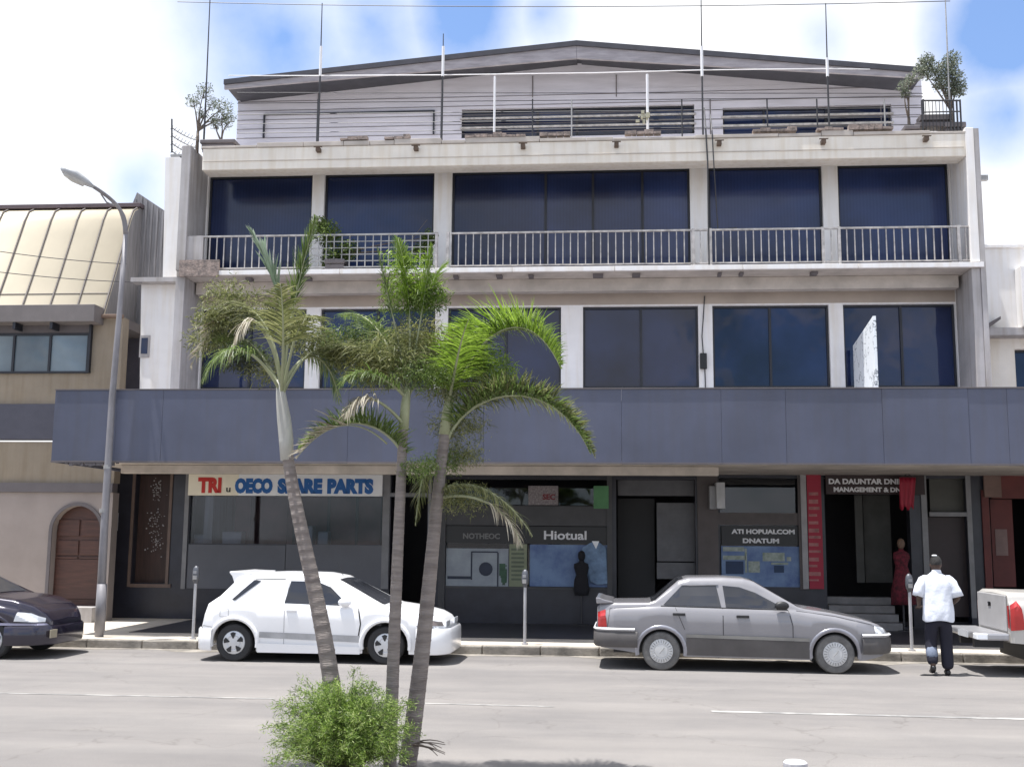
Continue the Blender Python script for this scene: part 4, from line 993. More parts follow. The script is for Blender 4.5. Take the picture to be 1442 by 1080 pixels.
# ================================================================== cars
tyre = mat('tyre_rubber', (.03, .03, .032), .8, var=.2, scale=8)
dustyre = mat('dusty_tyre_rubber', (.17, .165, .16), .85, var=.25, scale=8)
plastic = mat('black_trim_plastic', (.02, .02, .022), .5)
cglass = tinted('car_glass', (.02, .022, .028), (.05, .052, .06), .05)
lglass = mat('headlight_glass', (.75, .77, .8), .15, var=.05, coat=.5)
redlight = mat('tail_light_red', (.45, .02, .02), .25, coat=.5)
amber = mat('indicator_amber', (.7, .25, .03), .3)
chrome = mat('bright_trim', (.7, .7, .72), .25, metal=.9, var=0)
class Car:
    def __init__(s, name, label, loc, rz, Ln, top, belt, sill, wheels, wr, Wt, paint, arch=None, bulge=1):
        s.t = thing(name, label, 'car', loc, None, rz); s.L = Ln; s.top = top; s.belt = belt; s.sill = sill; s.wheels = wheels; s.wr = wr; s.Wt = Wt
        s.arch = arch or wr + .055; s.paint = paint; s.part('body', s.shell(), paint, smooth=True, autos=50)
        ub = MB(); w = interp(Wt, Ln / 2)
        ub.box(.25, Ln - .3, -(w - .27), w - .27, .24, .70)
        for xw in wheels: pass
        s.part('underbody', ub, plastic)
    def part(s, n, mb, m, **k): return obj(n, mb, m, s.t, local=True, **k)
    def zb(s, x):
        z = interp(s.sill, x)
        for xw in s.wheels:
            d = abs(x - xw)
            if d < s.arch: z = max(z, s.wr + math.sqrt(max(0, s.arch ** 2 - d ** 2)) * .98)
        return z
    def sec(s, x):
        zt = interp(s.top, x); W = interp(s.Wt, x); b = min(interp(s.belt, x), zt - .035); z0 = s.zb(x); zs = interp(s.sill, x)
        if z0 > b - .02: z0 = b - .02
        g = sm(0, .33, zt - b - .03)
        def fw(z):
            u = (z - zs) / max(.05, b - zs)
            return W * (.955 + .045 * math.sin(max(0, min(1, u)) * math.pi * .62))
        pts = []; ch = min(.065, (b - z0) * .3); bb = b - ch
        for k in range(5):
            z = z0 + (bb - z0) * k / 4; pts.append((fw(z), z))
        pts.append((fw(bb) - .75 * ch, b))
        h = zt - b
        pts.append((W * (.935 - .015 * g), b + h * .05 + .006 * g)); pts.append((W * (.93 - .05 * g), b + h * .38))
        pts.append((W * (.915 - .105 * g), b + h * .78)); pts.append((W * (.895 - .12 * g), b + h * .91)); pts.append((W * (.85 - .13 * g), b + h * .98))
        pts.append((W * .55, zt)); pts.append((0, zt + .012))
        return pts
    def yat(s, x, z):
        p = s.sec(x)
        if z <= p[0][1]: return p[0][0]
        for (a, u), (b, v) in zip(p, p[1:]):
            if u <= z <= v and v > u: return a + (b - a) * (z - u) / (v - u)
        return p[-2][0]
    def zaty(s, x, y):
        p = s.sec(x)[5:]
        for (a, u), (b, v) in zip(p, p[1:]):
            if b <= y <= a and a > b: return v + (u - v) * (y - b) / (a - b)
        return p[-1][1]
    def shell(s):
        xs = set(); x = 0
        while x < s.L: xs.add(round(x, 4)); x += .04
        xs.add(s.L)
        for t in (s.top, s.belt, s.sill, s.Wt):
            for a, _ in t: xs.add(round(max(0, min(s.L, a)), 4))
        for xw in s.wheels:
            for k in range(13):
                q = math.pi * k / 12; xs.add(round(xw + (s.arch + (.0005 if k in (0, 12) else -.0005)) * math.cos(q), 4))
            xs.add(round(xw - s.arch - .002, 4)); xs.add(round(xw + s.arch + .002, 4))
        xs = sorted(v for v in xs if 0 <= v <= s.L)
        m = MB(); n = None; rows = []
        for x in xs:
            p = s.sec(x); ring = [(x, -a, z) for a, z in p] + [(x, a, z) for a, z in reversed(p[:-1])]
            n = len(ring); rows.append(ring)
        for r in rows: m.v += [Vector(v) for v in r]
        for i in range(len(rows) - 1):
            for k in range(n - 1): m.f.append((i * n + k, i * n + k + 1, (i + 1) * n + k + 1, (i + 1) * n + k))
        m.f.append(tuple(range(n))); m.f.append(tuple((len(rows) - 1) * n + k for k in range(n)))
        # return lip of the arches and sill: short inward flange
        return m
    def patch(s, poly, off=.006, sides=(-1, 1), nx=14, nz=6):
        m = MB(); x0 = min(p[0] for p in poly); x1 = max(p[0] for p in poly)
        xs = sorted(set([x0 + (x1 - x0) * i / nx for i in range(nx + 1)] + [p[0] for p in poly]))
        for sd in sides:
            vs = []
            for x in xs:
                zz = []
                xx = min(max(x, x0 + 1e-4), x1 - 1e-4)
                for (a, u), (b, v) in zip(poly, poly[1:] + poly[:1]):
                    if a != b and min(a, b) <= xx <= max(a, b): zz.append(u + (v - u) * (xx - a) / (b - a))
                lo, hi = min(zz), max(zz)
                for k in range(nz + 1):
                    z = lo + (hi - lo) * k / nz; vs.append((x, sd * (s.yat(x, z) + off), z))
            q = nz + 1
            m.add(vs, [(i * q + k, i * q + k + 1, (i + 1) * q + k + 1, (i + 1) * q + k) for i in range(len(xs) - 1) for k in range(nz)])
        return m
    def line(s, pts, w=.008, off=.003, sides=(-1, 1)):
        m = MB()
        for sd in sides:
            for (a, u), (b, v) in zip(pts, pts[1:]):
                d = Vector((b - a, v - u)).normalized() * w / 2; nn = Vector((-d.y, d.x)); vs = []
                n = 6
                for i in range(n + 1):
                    x = a + (b - a) * i / n; z = u + (v - u) * i / n
                    for e in (-1, 1): vs.append((x + nn.x * e, sd * (s.yat(x, z) + off), z + nn.y * e))
                m.add(vs, [(2 * i, 2 * i + 1, 2 * i + 3, 2 * i + 2) for i in range(n)])
        return m
    def screen(s, x0, x1, fr=.80, off=.006):
        m = MB(); nx = 8; ny = 8; vs = []
        for i in range(nx + 1):
            x = x0 + (x1 - x0) * i / nx; hw = s.sec(x)[9][0] * fr
            for k in range(ny + 1):
                y = -hw + 2 * hw * k / ny; vs.append((x + (off if x1 > s.L / 2 else -off), y, s.zaty(x, abs(y)) + off))
        return m.add(vs, [(i * (ny + 1) + k, i * (ny + 1) + k + 1, (i + 1) * (ny + 1) + k + 1, (i + 1) * (ny + 1) + k) for i in range(nx) for k in range(ny)])
    def bumper(s, front, z0, z1, mt, reach=.6, out=.035, name='bumper'):
        path = []
        L_ = s.L
        for i in range(9):
            x = (L_ - reach + (reach - .02) * i / 8) if front else (reach - (reach - .02) * i / 8)
            path.append((x, -(interp(s.Wt, x) + out * .5)))
        e = L_ + out if front else -out; wv = interp(s.Wt, L_ if front else 0)
        path += [(e - (.02 if front else -.02), -wv * .93), (e, -wv * .8)]
        path += [(a, -b) for a, b in reversed(path)]
        m = MB(); zc = [(z0, 0), (z0 + .03, 1), ((z0 + z1) / 2, 1.25), (z1 - .03, 1), (z1, 0)]; vs = []
        for i, (x, y) in enumerate(path):
            a = Vector(path[max(0, i - 1)]); b = Vector(path[min(len(path) - 1, i + 1)]); d = (b - a).normalized(); nn = Vector((d.y, -d.x))
            if (nn.x * (x - L_ / 2) + nn.y * y) < 0: nn = -nn
            for z, k in zc: vs.append((x + nn.x * .022 * k, y + nn.y * .022 * k, z))
        q = len(zc)
        m.add(vs, [(i * q + k, i * q + k + 1, (i + 1) * q + k + 1, (i + 1) * q + k) for i in range(len(path) - 1) for k in range(q - 1)])
        s.part(name, m, mt, smooth=True)
    def wheel(s, i, side, rimf, tm=tyre):
        xw = s.wheels[i]; W = interp(s.Wt, xw) - .03; r = s.wr; y = side * W
        sg = -side
        prof = [(r * .60, 0), (r * .62, -.0), (r * .80, -.012), (r * .93, -.004), (r * .985, .02), (r, .05), (r, .14), (r * .96, .17), (r * .6, .175)]
        m = MB().lathe([(a, -side * -h * -1 * -1 if False else sg * h) for a, h in prof], (xw, y, r), 'Y', 36)
        t_ = s.part('tyre', m, tm, smooth=True, autos=40)
        rimf(s, t_, xw, y, r, side)
    def wheel_all(s, rimf, tm=tyre):
        for i in range(len(s.wheels)):
            for side in (-1, 1):
                w = s.part('wheel', MB().lathe([(s.wr * .5, 0), (s.wr * .5, .1 * -side)], (s.wheels[i], side * (interp(s.Wt, s.wheels[i]) - .10), s.wr), 'Y', 20), plastic)
                xw = s.wheels[i]; W = interp(s.Wt, xw) - .03; r = s.wr; y = side * W; sg = -side
                prof = [(r * .62, sg * .03), (r * .64, 0), (r * .80, -sg * .010), (r * .93, -sg * .002), (r * .985, sg * .02), (r, sg * .05), (r, sg * .14), (r * .96, sg * .17), (r * .6, sg * .175)]
                obj('tyre', MB().lathe(prof, (xw, y, r), 'Y', 40), tm, w, local=True, smooth=True, autos=40)
                rimf(w, xw, y, r, side)
    def arches(s, mt, w=.05, off=.012):
        for xw in s.wheels:
            m = MB()
            for sd in (-1, 1):
                vs = []; n = 18
                for k in range(n + 1):
                    q = math.pi * (-.06 + 1.12 * k / n)
                    for rr, o_ in ((s.arch - .012, -.02), (s.arch - .006, off), (s.arch + w, off), (s.arch + w + .008, .0)):
                        x = xw + rr * math.cos(q); z = s.wr + rr * math.sin(q) * .98
                        vs.append((x, sd * (s.yat(xw + (s.arch + .06) * math.cos(q) * 1.0, max(z, interp(s.sill, x))) + o_), z))
                m.add(vs, [(k * 4 + j, k * 4 + j + 1, (k + 1) * 4 + j + 1, (k + 1) * 4 + j) for k in range(n) for j in range(3)])
            s.part('wheel_arch', m, mt, smooth=True)
def hubcap(mt, blades=0, spokes=0, spinner=None):
    def f(w, xw, y, r, side):
        e = side
        m = MB().lathe([(r * .63, -e * .01), (r * .60, e * .004), (r * .40, e * .014), (r * .36, e * .008), (r * .33, e * .018), (r * .06, e * .022)], (xw, y, r), 'Y', 32)
        obj('rim', m, mt, w, local=True, smooth=True, autos=35)
        if spokes:
            k = MB()
            for i in range(spokes):
                q = 2 * math.pi * i / spokes + .4
                for dq in (0,):
                    c = Vector((math.cos(q), 0, math.sin(q))); tq = Vector((-math.sin(q), 0, math.cos(q)))
                    a = Vector((xw, y + e * .024, r))
                    # dark openings between the spokes
                    q1 = [a + c * r * .22 - tq * .008, a + c * r * .22 + tq * .008, a + c * r * .50 + tq * r * .15, a + c * r * .56, a + c * r * .50 - tq * r * .15]
                    k.add(q1 + [v - Vector((0, e * .008, 0)) for v in q1], [(0, 1, 2, 3, 4), (9, 8, 7, 6, 5)] + [(j, (j + 1) % 5, 5 + (j + 1) % 5, 5 + j) for j in range(5)])
            obj('rim_opening', k, plastic, w, local=True)
        else:
            k = MB()
            for i in range(24):
                q = 2 * math.pi * i / 24; a = Vector((xw + r * .42 * math.cos(q), y + e * .013, r + r * .42 * math.sin(q))); b = Vector((xw + r * .57 * math.cos(q), y + e * .008, r + r * .57 * math.sin(q)))
                k.tube([a, b], .005, 4)
            k.tube([(xw - r * .1, y + e * .023, r - r * .12), (xw + r * .16, y + e * .023, r + r * .18)], .006, 4)
            obj('rim_slot', k, mat('rim_slot_grey', (.28, .28, .28), .5) if 'rim_slot_grey' not in bpy.data.materials else bpy.data.materials['rim_slot_grey'], w, local=True)
    return f
rimw = mat('dusty_white_rim', (.62, .62, .62), .45, metal=.2, var=.1, scale=9)
rima = mat('alloy_rim', (.66, .67, .69), .3, metal=.5, var=.1)

# --- silver sedan
silver = mat('silver_grey_paint', (.235, .23, .245), .33, metal=.0, var=.05, scale=1, coat=.8)
lowgrey = mat('dusty_grey_cladding', (.10, .092, .09), .6, var=.2, scale=2)
se = Car('sedan', 'silver grey four-door sedan with dusty white wheels and boot spoiler parked at the kerb', (-.02, 18.10, 0), rad(-1.6), 4.42,
         [(0, .93), (.05, .985), (.12, 1.0), (.80, 1.015), (.90, 1.05), (1.26, 1.355), (1.42, 1.40), (1.95, 1.41), (2.26, 1.395), (2.42, 1.35), (3.05, .985), (3.15, .955), (3.55, .90), (4.0, .81), (4.25, .735), (4.37, .66), (4.42, .58)],
         [(0, .84), (.3, .92), (1, .955), (3.0, .93), (3.6, .84), (4.2, .70), (4.42, .53)],
         [(0, .40), (.06, .33), (.5, .27), (.9, .22), (3.2, .20), (4.0, .20), (4.3, .27), (4.42, .36)],
         [.98, 3.58], .292, [(0, .70), (.05, .755), (.25, .80), (.8, .825), (3.4, .825), (3.9, .80), (4.2, .73), (4.36, .62), (4.42, .54)], silver)
se.part('side_window', se.patch([(1.02, .985), (1.30, 1.27), (1.83, 1.285), (1.90, .965)]), cglass)
se.part('side_window', se.patch([(1.97, .962), (1.93, 1.285), (2.18, 1.265), (2.42, 1.185), (2.86, .955)]), cglass)
se.part('window_trim', se.line([(.98, .968), (1.9, .952), (2.9, .935)], .016, .008), plastic)
se.part('rain_guard', se.patch([(1.30, 1.285), (1.30, 1.315), (1.84, 1.33), (1.84, 1.295)], .02).add(se.patch([(1.93, 1.295), (1.93, 1.33), (2.2, 1.305), (2.5, 1.20), (2.44, 1.19), (2.18, 1.275)], .02).v, []), mat('smoked_guard', (.22, .22, .24), .3)) if False else None
se.part('rain_guard', se.patch([(1.30, 1.283), (1.30, 1.312), (1.86, 1.33), (1.86, 1.295)], .018), mat('smoked_guard', (.25, .25, .27), .3))
se.part('windscreen', se.screen(2.40, 3.08), cglass); se.part('rear_screen', se.screen(.84, 1.34), cglass)
se.part('door_line', se.line([(1.92, .27), (1.92, .95)], .010).add(se.line([(2.95, .25), (2.98, .7), (2.92, .93)], .010).v, []), plastic) if False else se.part('door_line', se.line([(1.92, .27), (1.92, .95)], .010), plastic)
se.part('door_line', se.line([(2.96, .26), (2.96, .7), (2.90, .93)], .010), plastic)
se.part('door_line', se.line([(1.34, .62), (1.20, .95)], .008), plastic)
se.part('lower_cladding', se.patch([(1.36, .24), (1.36, .50), (3.20, .47), (3.20, .22)], .012, nx=24), lowgrey)
se.part('side_moulding', se.patch([(1.36, .505), (1.36, .555), (3.20, .525), (3.20, .475)], .02, nx=24), mat('grey_moulding', (.28, .27, .25), .5))
for q in (1.16, 2.12):
    for sd in (-1, 1):
        y = se.yat(q + .1, .86) + .012; se.part('door_handle', MB().box(q, q + .19, sd * y - .014, sd * y + .014, .835 - (q - 1) * .02, .872 - (q - 1) * .02), plastic, bevel=.006)
se.arches(mat('arch_trim', (.36, .36, .40), .3, metal=.5), .045)
se.bumper(True, .30, .545, lowgrey, .44); se.bumper(False, .34, .58, lowgrey, .62)
se.bumper(True, .548, .60, mat('bumper_strip', (.62, .62, .64), .4), .44, .036, 'bumper_strip'); se.bumper(False, .583, .63, bpy.data.materials['bumper_strip'], .58, .036, 'bumper_strip')
se.part('headlight', se.patch([(4.18, .60), (4.18, .72), (4.33, .68), (4.36, .60)], .012), lglass)
se.part('tail_light', se.patch([(.012, .64), (.012, .86), (.13, .90), (.15, .64)], .010), redlight)
m = MB(); pr_ = [(-.01, .985), (.26, .995), (.24, 1.02), (.10, 1.05), (.04, 1.075), (-.02, 1.08)]
m.add([(a, -.72, z) for a, z in pr_] + [(a, .72, z) for a, z in pr_], [tuple(range(6)), tuple(range(11, 5, -1))] + [(i, (i + 1) % 6, 6 + (i + 1) % 6, 6 + i) for i in range(6)])
se.part('spoiler', m, silver, bevel=.012)
m = MB().lathe([(.03, 0), (.10, .02), (.11, .05), (.06, .075)], (0, 0, 0), 'Y', 14)
for v in m.v: v.z *= .62; v.x += 2.80; v.z += 1.0; 
for sd in (-1, 1):
    mm = MB(); mm.v = [Vector((v.x, sd * (v.y + .80), v.z)) for v in m.v]; mm.f = list(m.f); se.part('wing_mirror', mm, plastic, smooth=True)
se.part('bonnet_line', se.line([(3.02, .925), (3.6, .85), (4.15, .73)], .007), plastic)
se.part('boot_line', se.line([(.16, .63), (.20, .92), (.75, .955)], .006), plastic)
se.part('number_plate', MB().box(4.465, 4.475, -.25, .25, .36, .46), signwhite)
se.wheel_all(hubcap(rimw), dustyre)
se.part('interior', MB().box(1.2, 2.7, -.5, .5, .5, .9), plastic)

# --- white hatchback
whitep = mat('white_car_paint', (.86, .86, .87), .3, var=.02, coat=.6)
ha = Car('hatchback', 'white three-door hatchback with alloy wheels and body kit parked behind the palms', (P(284, 900, 17.6).x, 18.24, 0), rad(-1.2), 4.0,
         [(0, .55), (.03, .66), (.08, .80), (.12, .90), (.30, 1.02), (.50, 1.24), (.56, 1.33), (.66, 1.37), (1.2, 1.395), (1.85, 1.385), (2.12, 1.34), (2.28, 1.27), (2.95, .925), (3.05, .895), (3.4, .85), (3.75, .77), (3.9, .70), (3.97, .62), (4.0, .55)],
         [(0, .50), (.12, .82), (.5, .90), (1, .925), (2.9, .88), (3.4, .79), (3.8, .68), (4.0, .50)],
         [(0, .20), (.1, .17), (.5, .165), (3.0, .165), (3.8, .16), (4.0, .17)],
         [.60, 3.06], .297, [(0, .66), (.06, .74), (.25, .80), (.7, .815), (3.3, .815), (3.7, .79), (3.88, .74), (3.97, .66), (4.0, .6)], whitep, .37)
ha.part('side_window', ha.patch([(1.40, .925), (1.47, 1.27), (1.90, 1.265), (2.13, 1.18), (2.45, .895)]), cglass)
ha.part('quarter_window', ha.patch([(.52, .965), (.58, .955), (.98, 1.265), (.86, 1.28)], .008), cglass)
ha.part('window_trim', ha.line([(.88, 1.285), (1.38, 1.30)], .014, .008), plastic)
ha.part('windscreen', ha.screen(2.22, 2.98), cglass)
ha.part('rear_screen', ha.screen(.28, .60), cglass)
ha.part('door_line', ha.line([(1.42, .25), (1.42, .92)], .007), gframe)
ha.part('door_line', ha.line([(2.62, .38), (2.66, .62), (2.62, .86)], .02, .005), plastic)
ha.part('side_stripe', ha.patch([(1.02, .385), (1.02, .475), (2.72, .435), (2.66, .335)], .006, nx=24), mat('pale_grey_stripe', (.48, .48, .49), .5, var=.2, scale=3))
ha.part('fender_vent', ha.patch([(2.96 - .06, .60), (2.90, .66), (3.0, .665), (2.99, .60)], .008), plastic)
ha.part('side_skirt', ha.patch([(1.0, .155), (1.0, .30), (2.66, .27), (2.66, .155)], .045, nx=20), whitep)
for sd in (-1, 1):
    y = ha.yat(1.5, .82) + .012; ha.part('door_handle', MB().box(1.45, 1.62, sd * y - .012, sd * y + .012, .80, .832), whitep, bevel=.006)
ha.arches(whitep, .05, .03)
ha.bumper(True, .16, .56, whitep, .45, .05); ha.bumper(False, .17, .52, whitep, .25, .05)
ha.part('front_grille_panel', ha.patch([(3.70, .61), (3.70, .70), (3.93, .66), (3.96, .60)], .010), mat('smoked_headlight', (.16, .13, .12), .2, coat=.5))
ha.part('headlight', MB().box(3.985, 4.0, -.60, -.25, .58, .67).box(3.985, 4.0, .25, .60, .58, .67), lglass, bevel=.004)
ha.part('bumper_grille', ha.patch([(3.80, .27), (3.80, .42), (3.985, .42), (3.985, .27)], .055), mat('mesh_grille', (.42, .44, .46), .6, var=.3, scale=12))
m = MB(); pr_ = [(.50, 1.22), (.62, 1.30), (.80, 1.375), (.80, 1.395), (.50, 1.405), (.42, 1.41), (.41, 1.385), (.46, 1.33)]
m.add([(a, -.60, z) for a, z in pr_] + [(a, .60, z) for a, z in pr_], [tuple(range(8)), tuple(range(15, 7, -1))] + [(i, (i + 1) % 8, 8 + (i + 1) % 8, 8 + i) for i in range(8)])
ha.part('roof_spoiler', m, whitep, bevel=.01)
m = MB().lathe([(.03, 0), (.10, .02), (.11, .06), (.06, .09)], (0, 0, 0), 'Y', 14)
for sd in (-1, 1):
    mm = MB(); mm.v = [Vector((v.x + 2.40, sd * (v.y + .77), v.z * .65 + .95)) for v in m.v]; mm.f = list(m.f); ha.part('wing_mirror', mm, whitep, smooth=True)
ha.wheel_all(hubcap(rima, spokes=5), tyre)
ha.part('antenna', MB().tube([(2.15, 0, 1.34), (2.05, 0, 1.55)], .004, 5), plastic)
ha.part('fuel_cap_line', ha.line([(.36, .70), (.50, .70), (.50, .82), (.36, .82), (.36, .70)], .006), gframe)
ha.part('door_line', ha.line([(1.42, .92), (1.45, 1.29), (2.1, 1.27)], .006), gframe)
ha.part('bumper_seam', ha.line([(.02, .56), (.26, .53)], .008), gframe)
ha.part('bumper_seam', ha.line([(3.55, .60), (3.90, .58)], .008), gframe)
# handwritten mark behind the rear wheel
cu = MB(); zz = .50; xb = .10
def stroke(pts): cu.tube([(x, -(ha.yat(x, z) + .045), z) for x, z in pts], .005, 4)
stroke([(.06, .56), (.08, .50), (.07, .45), (.10, .45)]); stroke([(.12, .50), (.125, .46), (.15, .46), (.155, .50)]); stroke([(.20, .49), (.175, .48), (.18, .455), (.21, .46)])
ha.part('scrawled_letters', cu, plastic)

# --- dark sedan at the left edge
navy = mat('dark_violet_blue_paint', (.022, .018, .035), .25, metal=.3, var=.1, coat=.8)
fx_ = P(122, 880, 17.9).x
da = Car('dark_saloon', 'dark blue saloon with bright headlight cut by the left edge of the picture', (fx_ - 4.80, 18.05, 0), rad(-1.5), 4.45,
         [(0, .80), (.1, .98), (.6, 1.03), (.95, 1.12), (1.5, 1.38), (2.3, 1.42), (2.7, 1.33), (3.35, 1.02), (3.45, .985), (3.9, .93), (4.2, .83), (4.36, .72), (4.45, .60)],
         [(0, .75), (1, .93), (3.2, .90), (4.0, .78), (4.45, .52)],
         [(0, .34), (.5, .24), (3.6, .2), (4.3, .22), (4.45, .30)],
         [.95, 3.62], .30, [(0, .72), (.2, .82), (3.6, .84), (4.0, .81), (4.3, .70), (4.42, .56), (4.45, .5)], navy)
da.part('side_window', da.patch([(1.15, .96), (1.55, 1.27), (1.98, 1.29), (2.0, .95)]), cglass); da.part('side_window', da.patch([(2.06, .95), (2.04, 1.29), (2.4, 1.28), (2.75, 1.2), (3.15, .94)]), cglass)
da.part('windscreen', da.screen(2.66, 3.38), cglass); da.part('rear_screen', da.screen(.95, 1.5), cglass)
da.part('door_line', da.line([(3.12, .28), (3.16, .90)], .010), plastic)
da.part('headlight', da.patch([(3.98, .60), (4.02, .74), (4.20, .72), (4.38, .64), (4.38, .58)], .012), lglass)
da.part('headlight_trim', da.patch([(3.70, .535), (3.70, .575), (4.40, .56), (4.42, .53)], .012), mat('pale_lilac_trim', (.35, .34, .45), .35))
da.bumper(True, .22, .52, navy, .6, .04); da.bumper(False, .28, .55, navy, .5)
da.part('number_plate', MB().box(4.49, 4.51, -.62, -.30, .33, .46), mat('yellowed_plate', (.34, .30, .22), .5), bevel=.004)
da.arches(navy, .04)
m = MB().lathe([(.03, 0), (.10, .02), (.11, .06), (.06, .09)], (0, 0, 0), 'Y', 14)
for sd in (-1, 1):
    mm = MB(); mm.v = [Vector((v.x + 3.0, sd * (v.y + .83), v.z * .65 + 1.0)) for v in m.v]; mm.f = list(m.f); da.part('wing_mirror', mm, navy, smooth=True)
da.wheel_all(hubcap(rima, spokes=7), tyre)

# --- white pickup at the right edge
bx = P(1425, 860, 17.15).x
pk = Car('white_pickup', 'white pickup with red tail light and step bumper cut by the right edge', (bx, 17.95, 0), rad(-1.5), 4.9,
         [(0, 1.20), (.06, 1.24), (1.75, 1.22), (1.80, 1.50), (2.0, 1.60), (2.9, 1.60), (3.2, 1.5), (3.6, 1.12), (4.2, 1.05), (4.8, .98), (4.9, .85)],
         [(0, 1.10), (1.7, 1.12), (3.5, 1.05), (4.9, .80)],
         [(0, .50), (.3, .48), (1.5, .36), (4.5, .34), (4.9, .42)],
         [1.08, 4.0], .33, [(0, .76), (.05, .80), (.5, .83), (4.3, .83), (4.8, .78), (4.9, .7)], mat('pickup_white_paint', (.50, .48, .45), .35, var=.05, coat=.5))
pk.part('tail_light', pk.patch([(.004, .68), (.002, 1.05), (.10, 1.12), (.16, 1.0), (.20, .70)], .014).add([(-.012, -.772, .70), (-.012, -.70, .72), (-.012, -.68, 1.04), (-.012, -.765, 1.05)], [(0, 1, 2, 3)]), redlight)
pk.part('side_window', pk.patch([(1.92, 1.13), (1.95, 1.5), (2.9, 1.5), (3.25, 1.13)]), cglass)
pk.part('windscreen', pk.screen(3.1, 3.56), cglass)
m = MB().box(-.46, -.02, -.78, .78, .53, .64); pk.part('step_bumper', m, mat('bumper_grey_chrome', (.45, .45, .47), .35, metal=.5), bevel=.03)
pk.part('bumper_end_cap', MB().box(-.50, -.34, -.795, -.60, .545, .63), signwhite, bevel=.01)
pk.part('bumper_bracket', MB().box(-.42, 0, -.4, -.3, .40, .52).box(-.42, 0, .3, .4, .40, .52), plastic)
text('tailgate_letters', '203', .085, (0, 0, 0), blackp, None, bold=.004); ltr = bpy.data.objects['tailgate_letters']; ltr.parent = pk.t; ltr.rotation_euler = (0, 0, rad(-90)); ltr.location = (-.035, .12, 1.0)
pk.part('number_plate', MB().box(-.475, -.462, -.25, .25, .53, .63), lglass)
pk.part('tailgate', MB().box(-.03, -.003, -.66, .66, .66, 1.19), mat('dusty_tailgate_paint', (.42, .41, .41), .5, var=.1, scale=2), bevel=.01)
pk.arches(plastic, .03)
pk.wheel_all(hubcap(rimw), tyre)
for c_, n_ in ((pk, 'pickup truck'),): c_.t['category'] = n_

# ================================================================== people
def skin(name, nodes, edges, m, parent, sub=2):
    names = list(nodes); me = bpy.data.meshes.new(name)
    me.from_pydata([nodes[n][0] for n in names], [(names.index(a), names.index(b)) for a, b in edges], [])
    o = bpy.data.objects.new(name, me); COL.objects.link(o)
    o.modifiers.new('skin', 'SKIN'); me.skin_vertices or None
    if not me.skin_vertices: bpy.context.view_layer.update()
    sv = me.skin_vertices[0].data
    for i, n in enumerate(names):
        r = nodes[n][1]; sv[i].radius = r if isinstance(r, tuple) else (r, r)
    sv[0].use_root = True
    sb = o.modifiers.new('sub', 'SUBSURF'); sb.levels = sub; sb.render_levels = sub
    bpy.context.view_layer.update()
    dg = bpy.context.evaluated_depsgraph_get()
    nm = bpy.data.meshes.new_from_object(o.evaluated_get(dg)); bpy.data.objects.remove(o)
    nm.materials.clear(); nm.materials.append(m)
    for p in nm.polygons: p.use_smooth = True
    q = bpy.data.objects.new(name, nm); COL.objects.link(q); q.parent = parent
    return q
pl = P(1325, 948, 17.3)
skinm = mat('brown_skin', (.075, .042, .03), .55, var=.1)
clothw = mat('white_shirt_cloth', (.70, .73, .80), .85, var=.04, bump=.9, bscale=7)
trous = mat('dark_navy_trousers', (.012, .012, .025), .85, var=.2, bump=.4, bscale=12)
ME = thing('person', 'man in white short-sleeved shirt and dark trousers walking away towards the shops', 'person', (pl.x, 17.3, 0), rz=rad(-6))
k = 1.0
nodes = {'pelvis': ((0, 0, .93), (.13, .10)), 'waist': ((0, .02, 1.08), (.12, .09)), 'chest': ((0, .03, 1.30), (.15, .10)), 'neckb': ((.01, .05, 1.47), (.07, .06)), 'neck': ((.01, .07, 1.54), (.052, .052)),
         'skull': ((.01, .085, 1.62), (.072, .078)), 'crown': ((.01, .08, 1.72), (.066, .074)), 'nose': ((.01, .19, 1.635), (.012, .014)),
         'earl': ((-.083, .08, 1.635), (.012, .02)), 'earr': ((.103, .08, 1.635), (.012, .02)),
         'shl': ((-.18, .03, 1.41), (.065, .06)), 'ell': ((-.27, -.01, 1.14), (.045, .045)), 'wrl': ((-.24, .20, 1.02), (.03, .026)), 'pal': ((-.225, .27, .99), (.036, .018)),
         'shr': ((.19, .03, 1.41), (.065, .06)), 'elr': ((.30, .0, 1.15), (.045, .045)), 'wrr': ((.23, .19, 1.04), (.03, .026)), 'par': ((.21, .26, 1.02), (.036, .018)),
         'hipl': ((-.095, .0, .86), (.095, .09)), 'knl': ((-.115, .06, .50), (.06, .06)), 'anl': ((-.12, -.10, .16), (.042, .042)), 'tol': ((-.12, .04, .07), (.045, .03)),
         'hipr': ((.095, .0, .86), (.095, .09)), 'knr': ((.10, .05, .49), (.06, .06)), 'anr': ((.10, .0, .10), (.042, .042)), 'tor': ((.11, .15, .045), (.045, .03))}
edges = [('pelvis', 'waist'), ('waist', 'chest'), ('chest', 'neckb'), ('neckb', 'neck'), ('neck', 'skull'), ('skull', 'crown'), ('skull', 'nose'), ('skull', 'earl'), ('skull', 'earr'),
         ('chest', 'shl'), ('shl', 'ell'), ('ell', 'wrl'), ('wrl', 'pal'), ('chest', 'shr'), ('shr', 'elr'), ('elr', 'wrr'), ('wrr', 'par'),
         ('pelvis', 'hipl'), ('hipl', 'knl'), ('knl', 'anl'), ('anl', 'tol'), ('pelvis', 'hipr'), ('hipr', 'knr'), ('knr', 'anr'), ('anr', 'tor')]
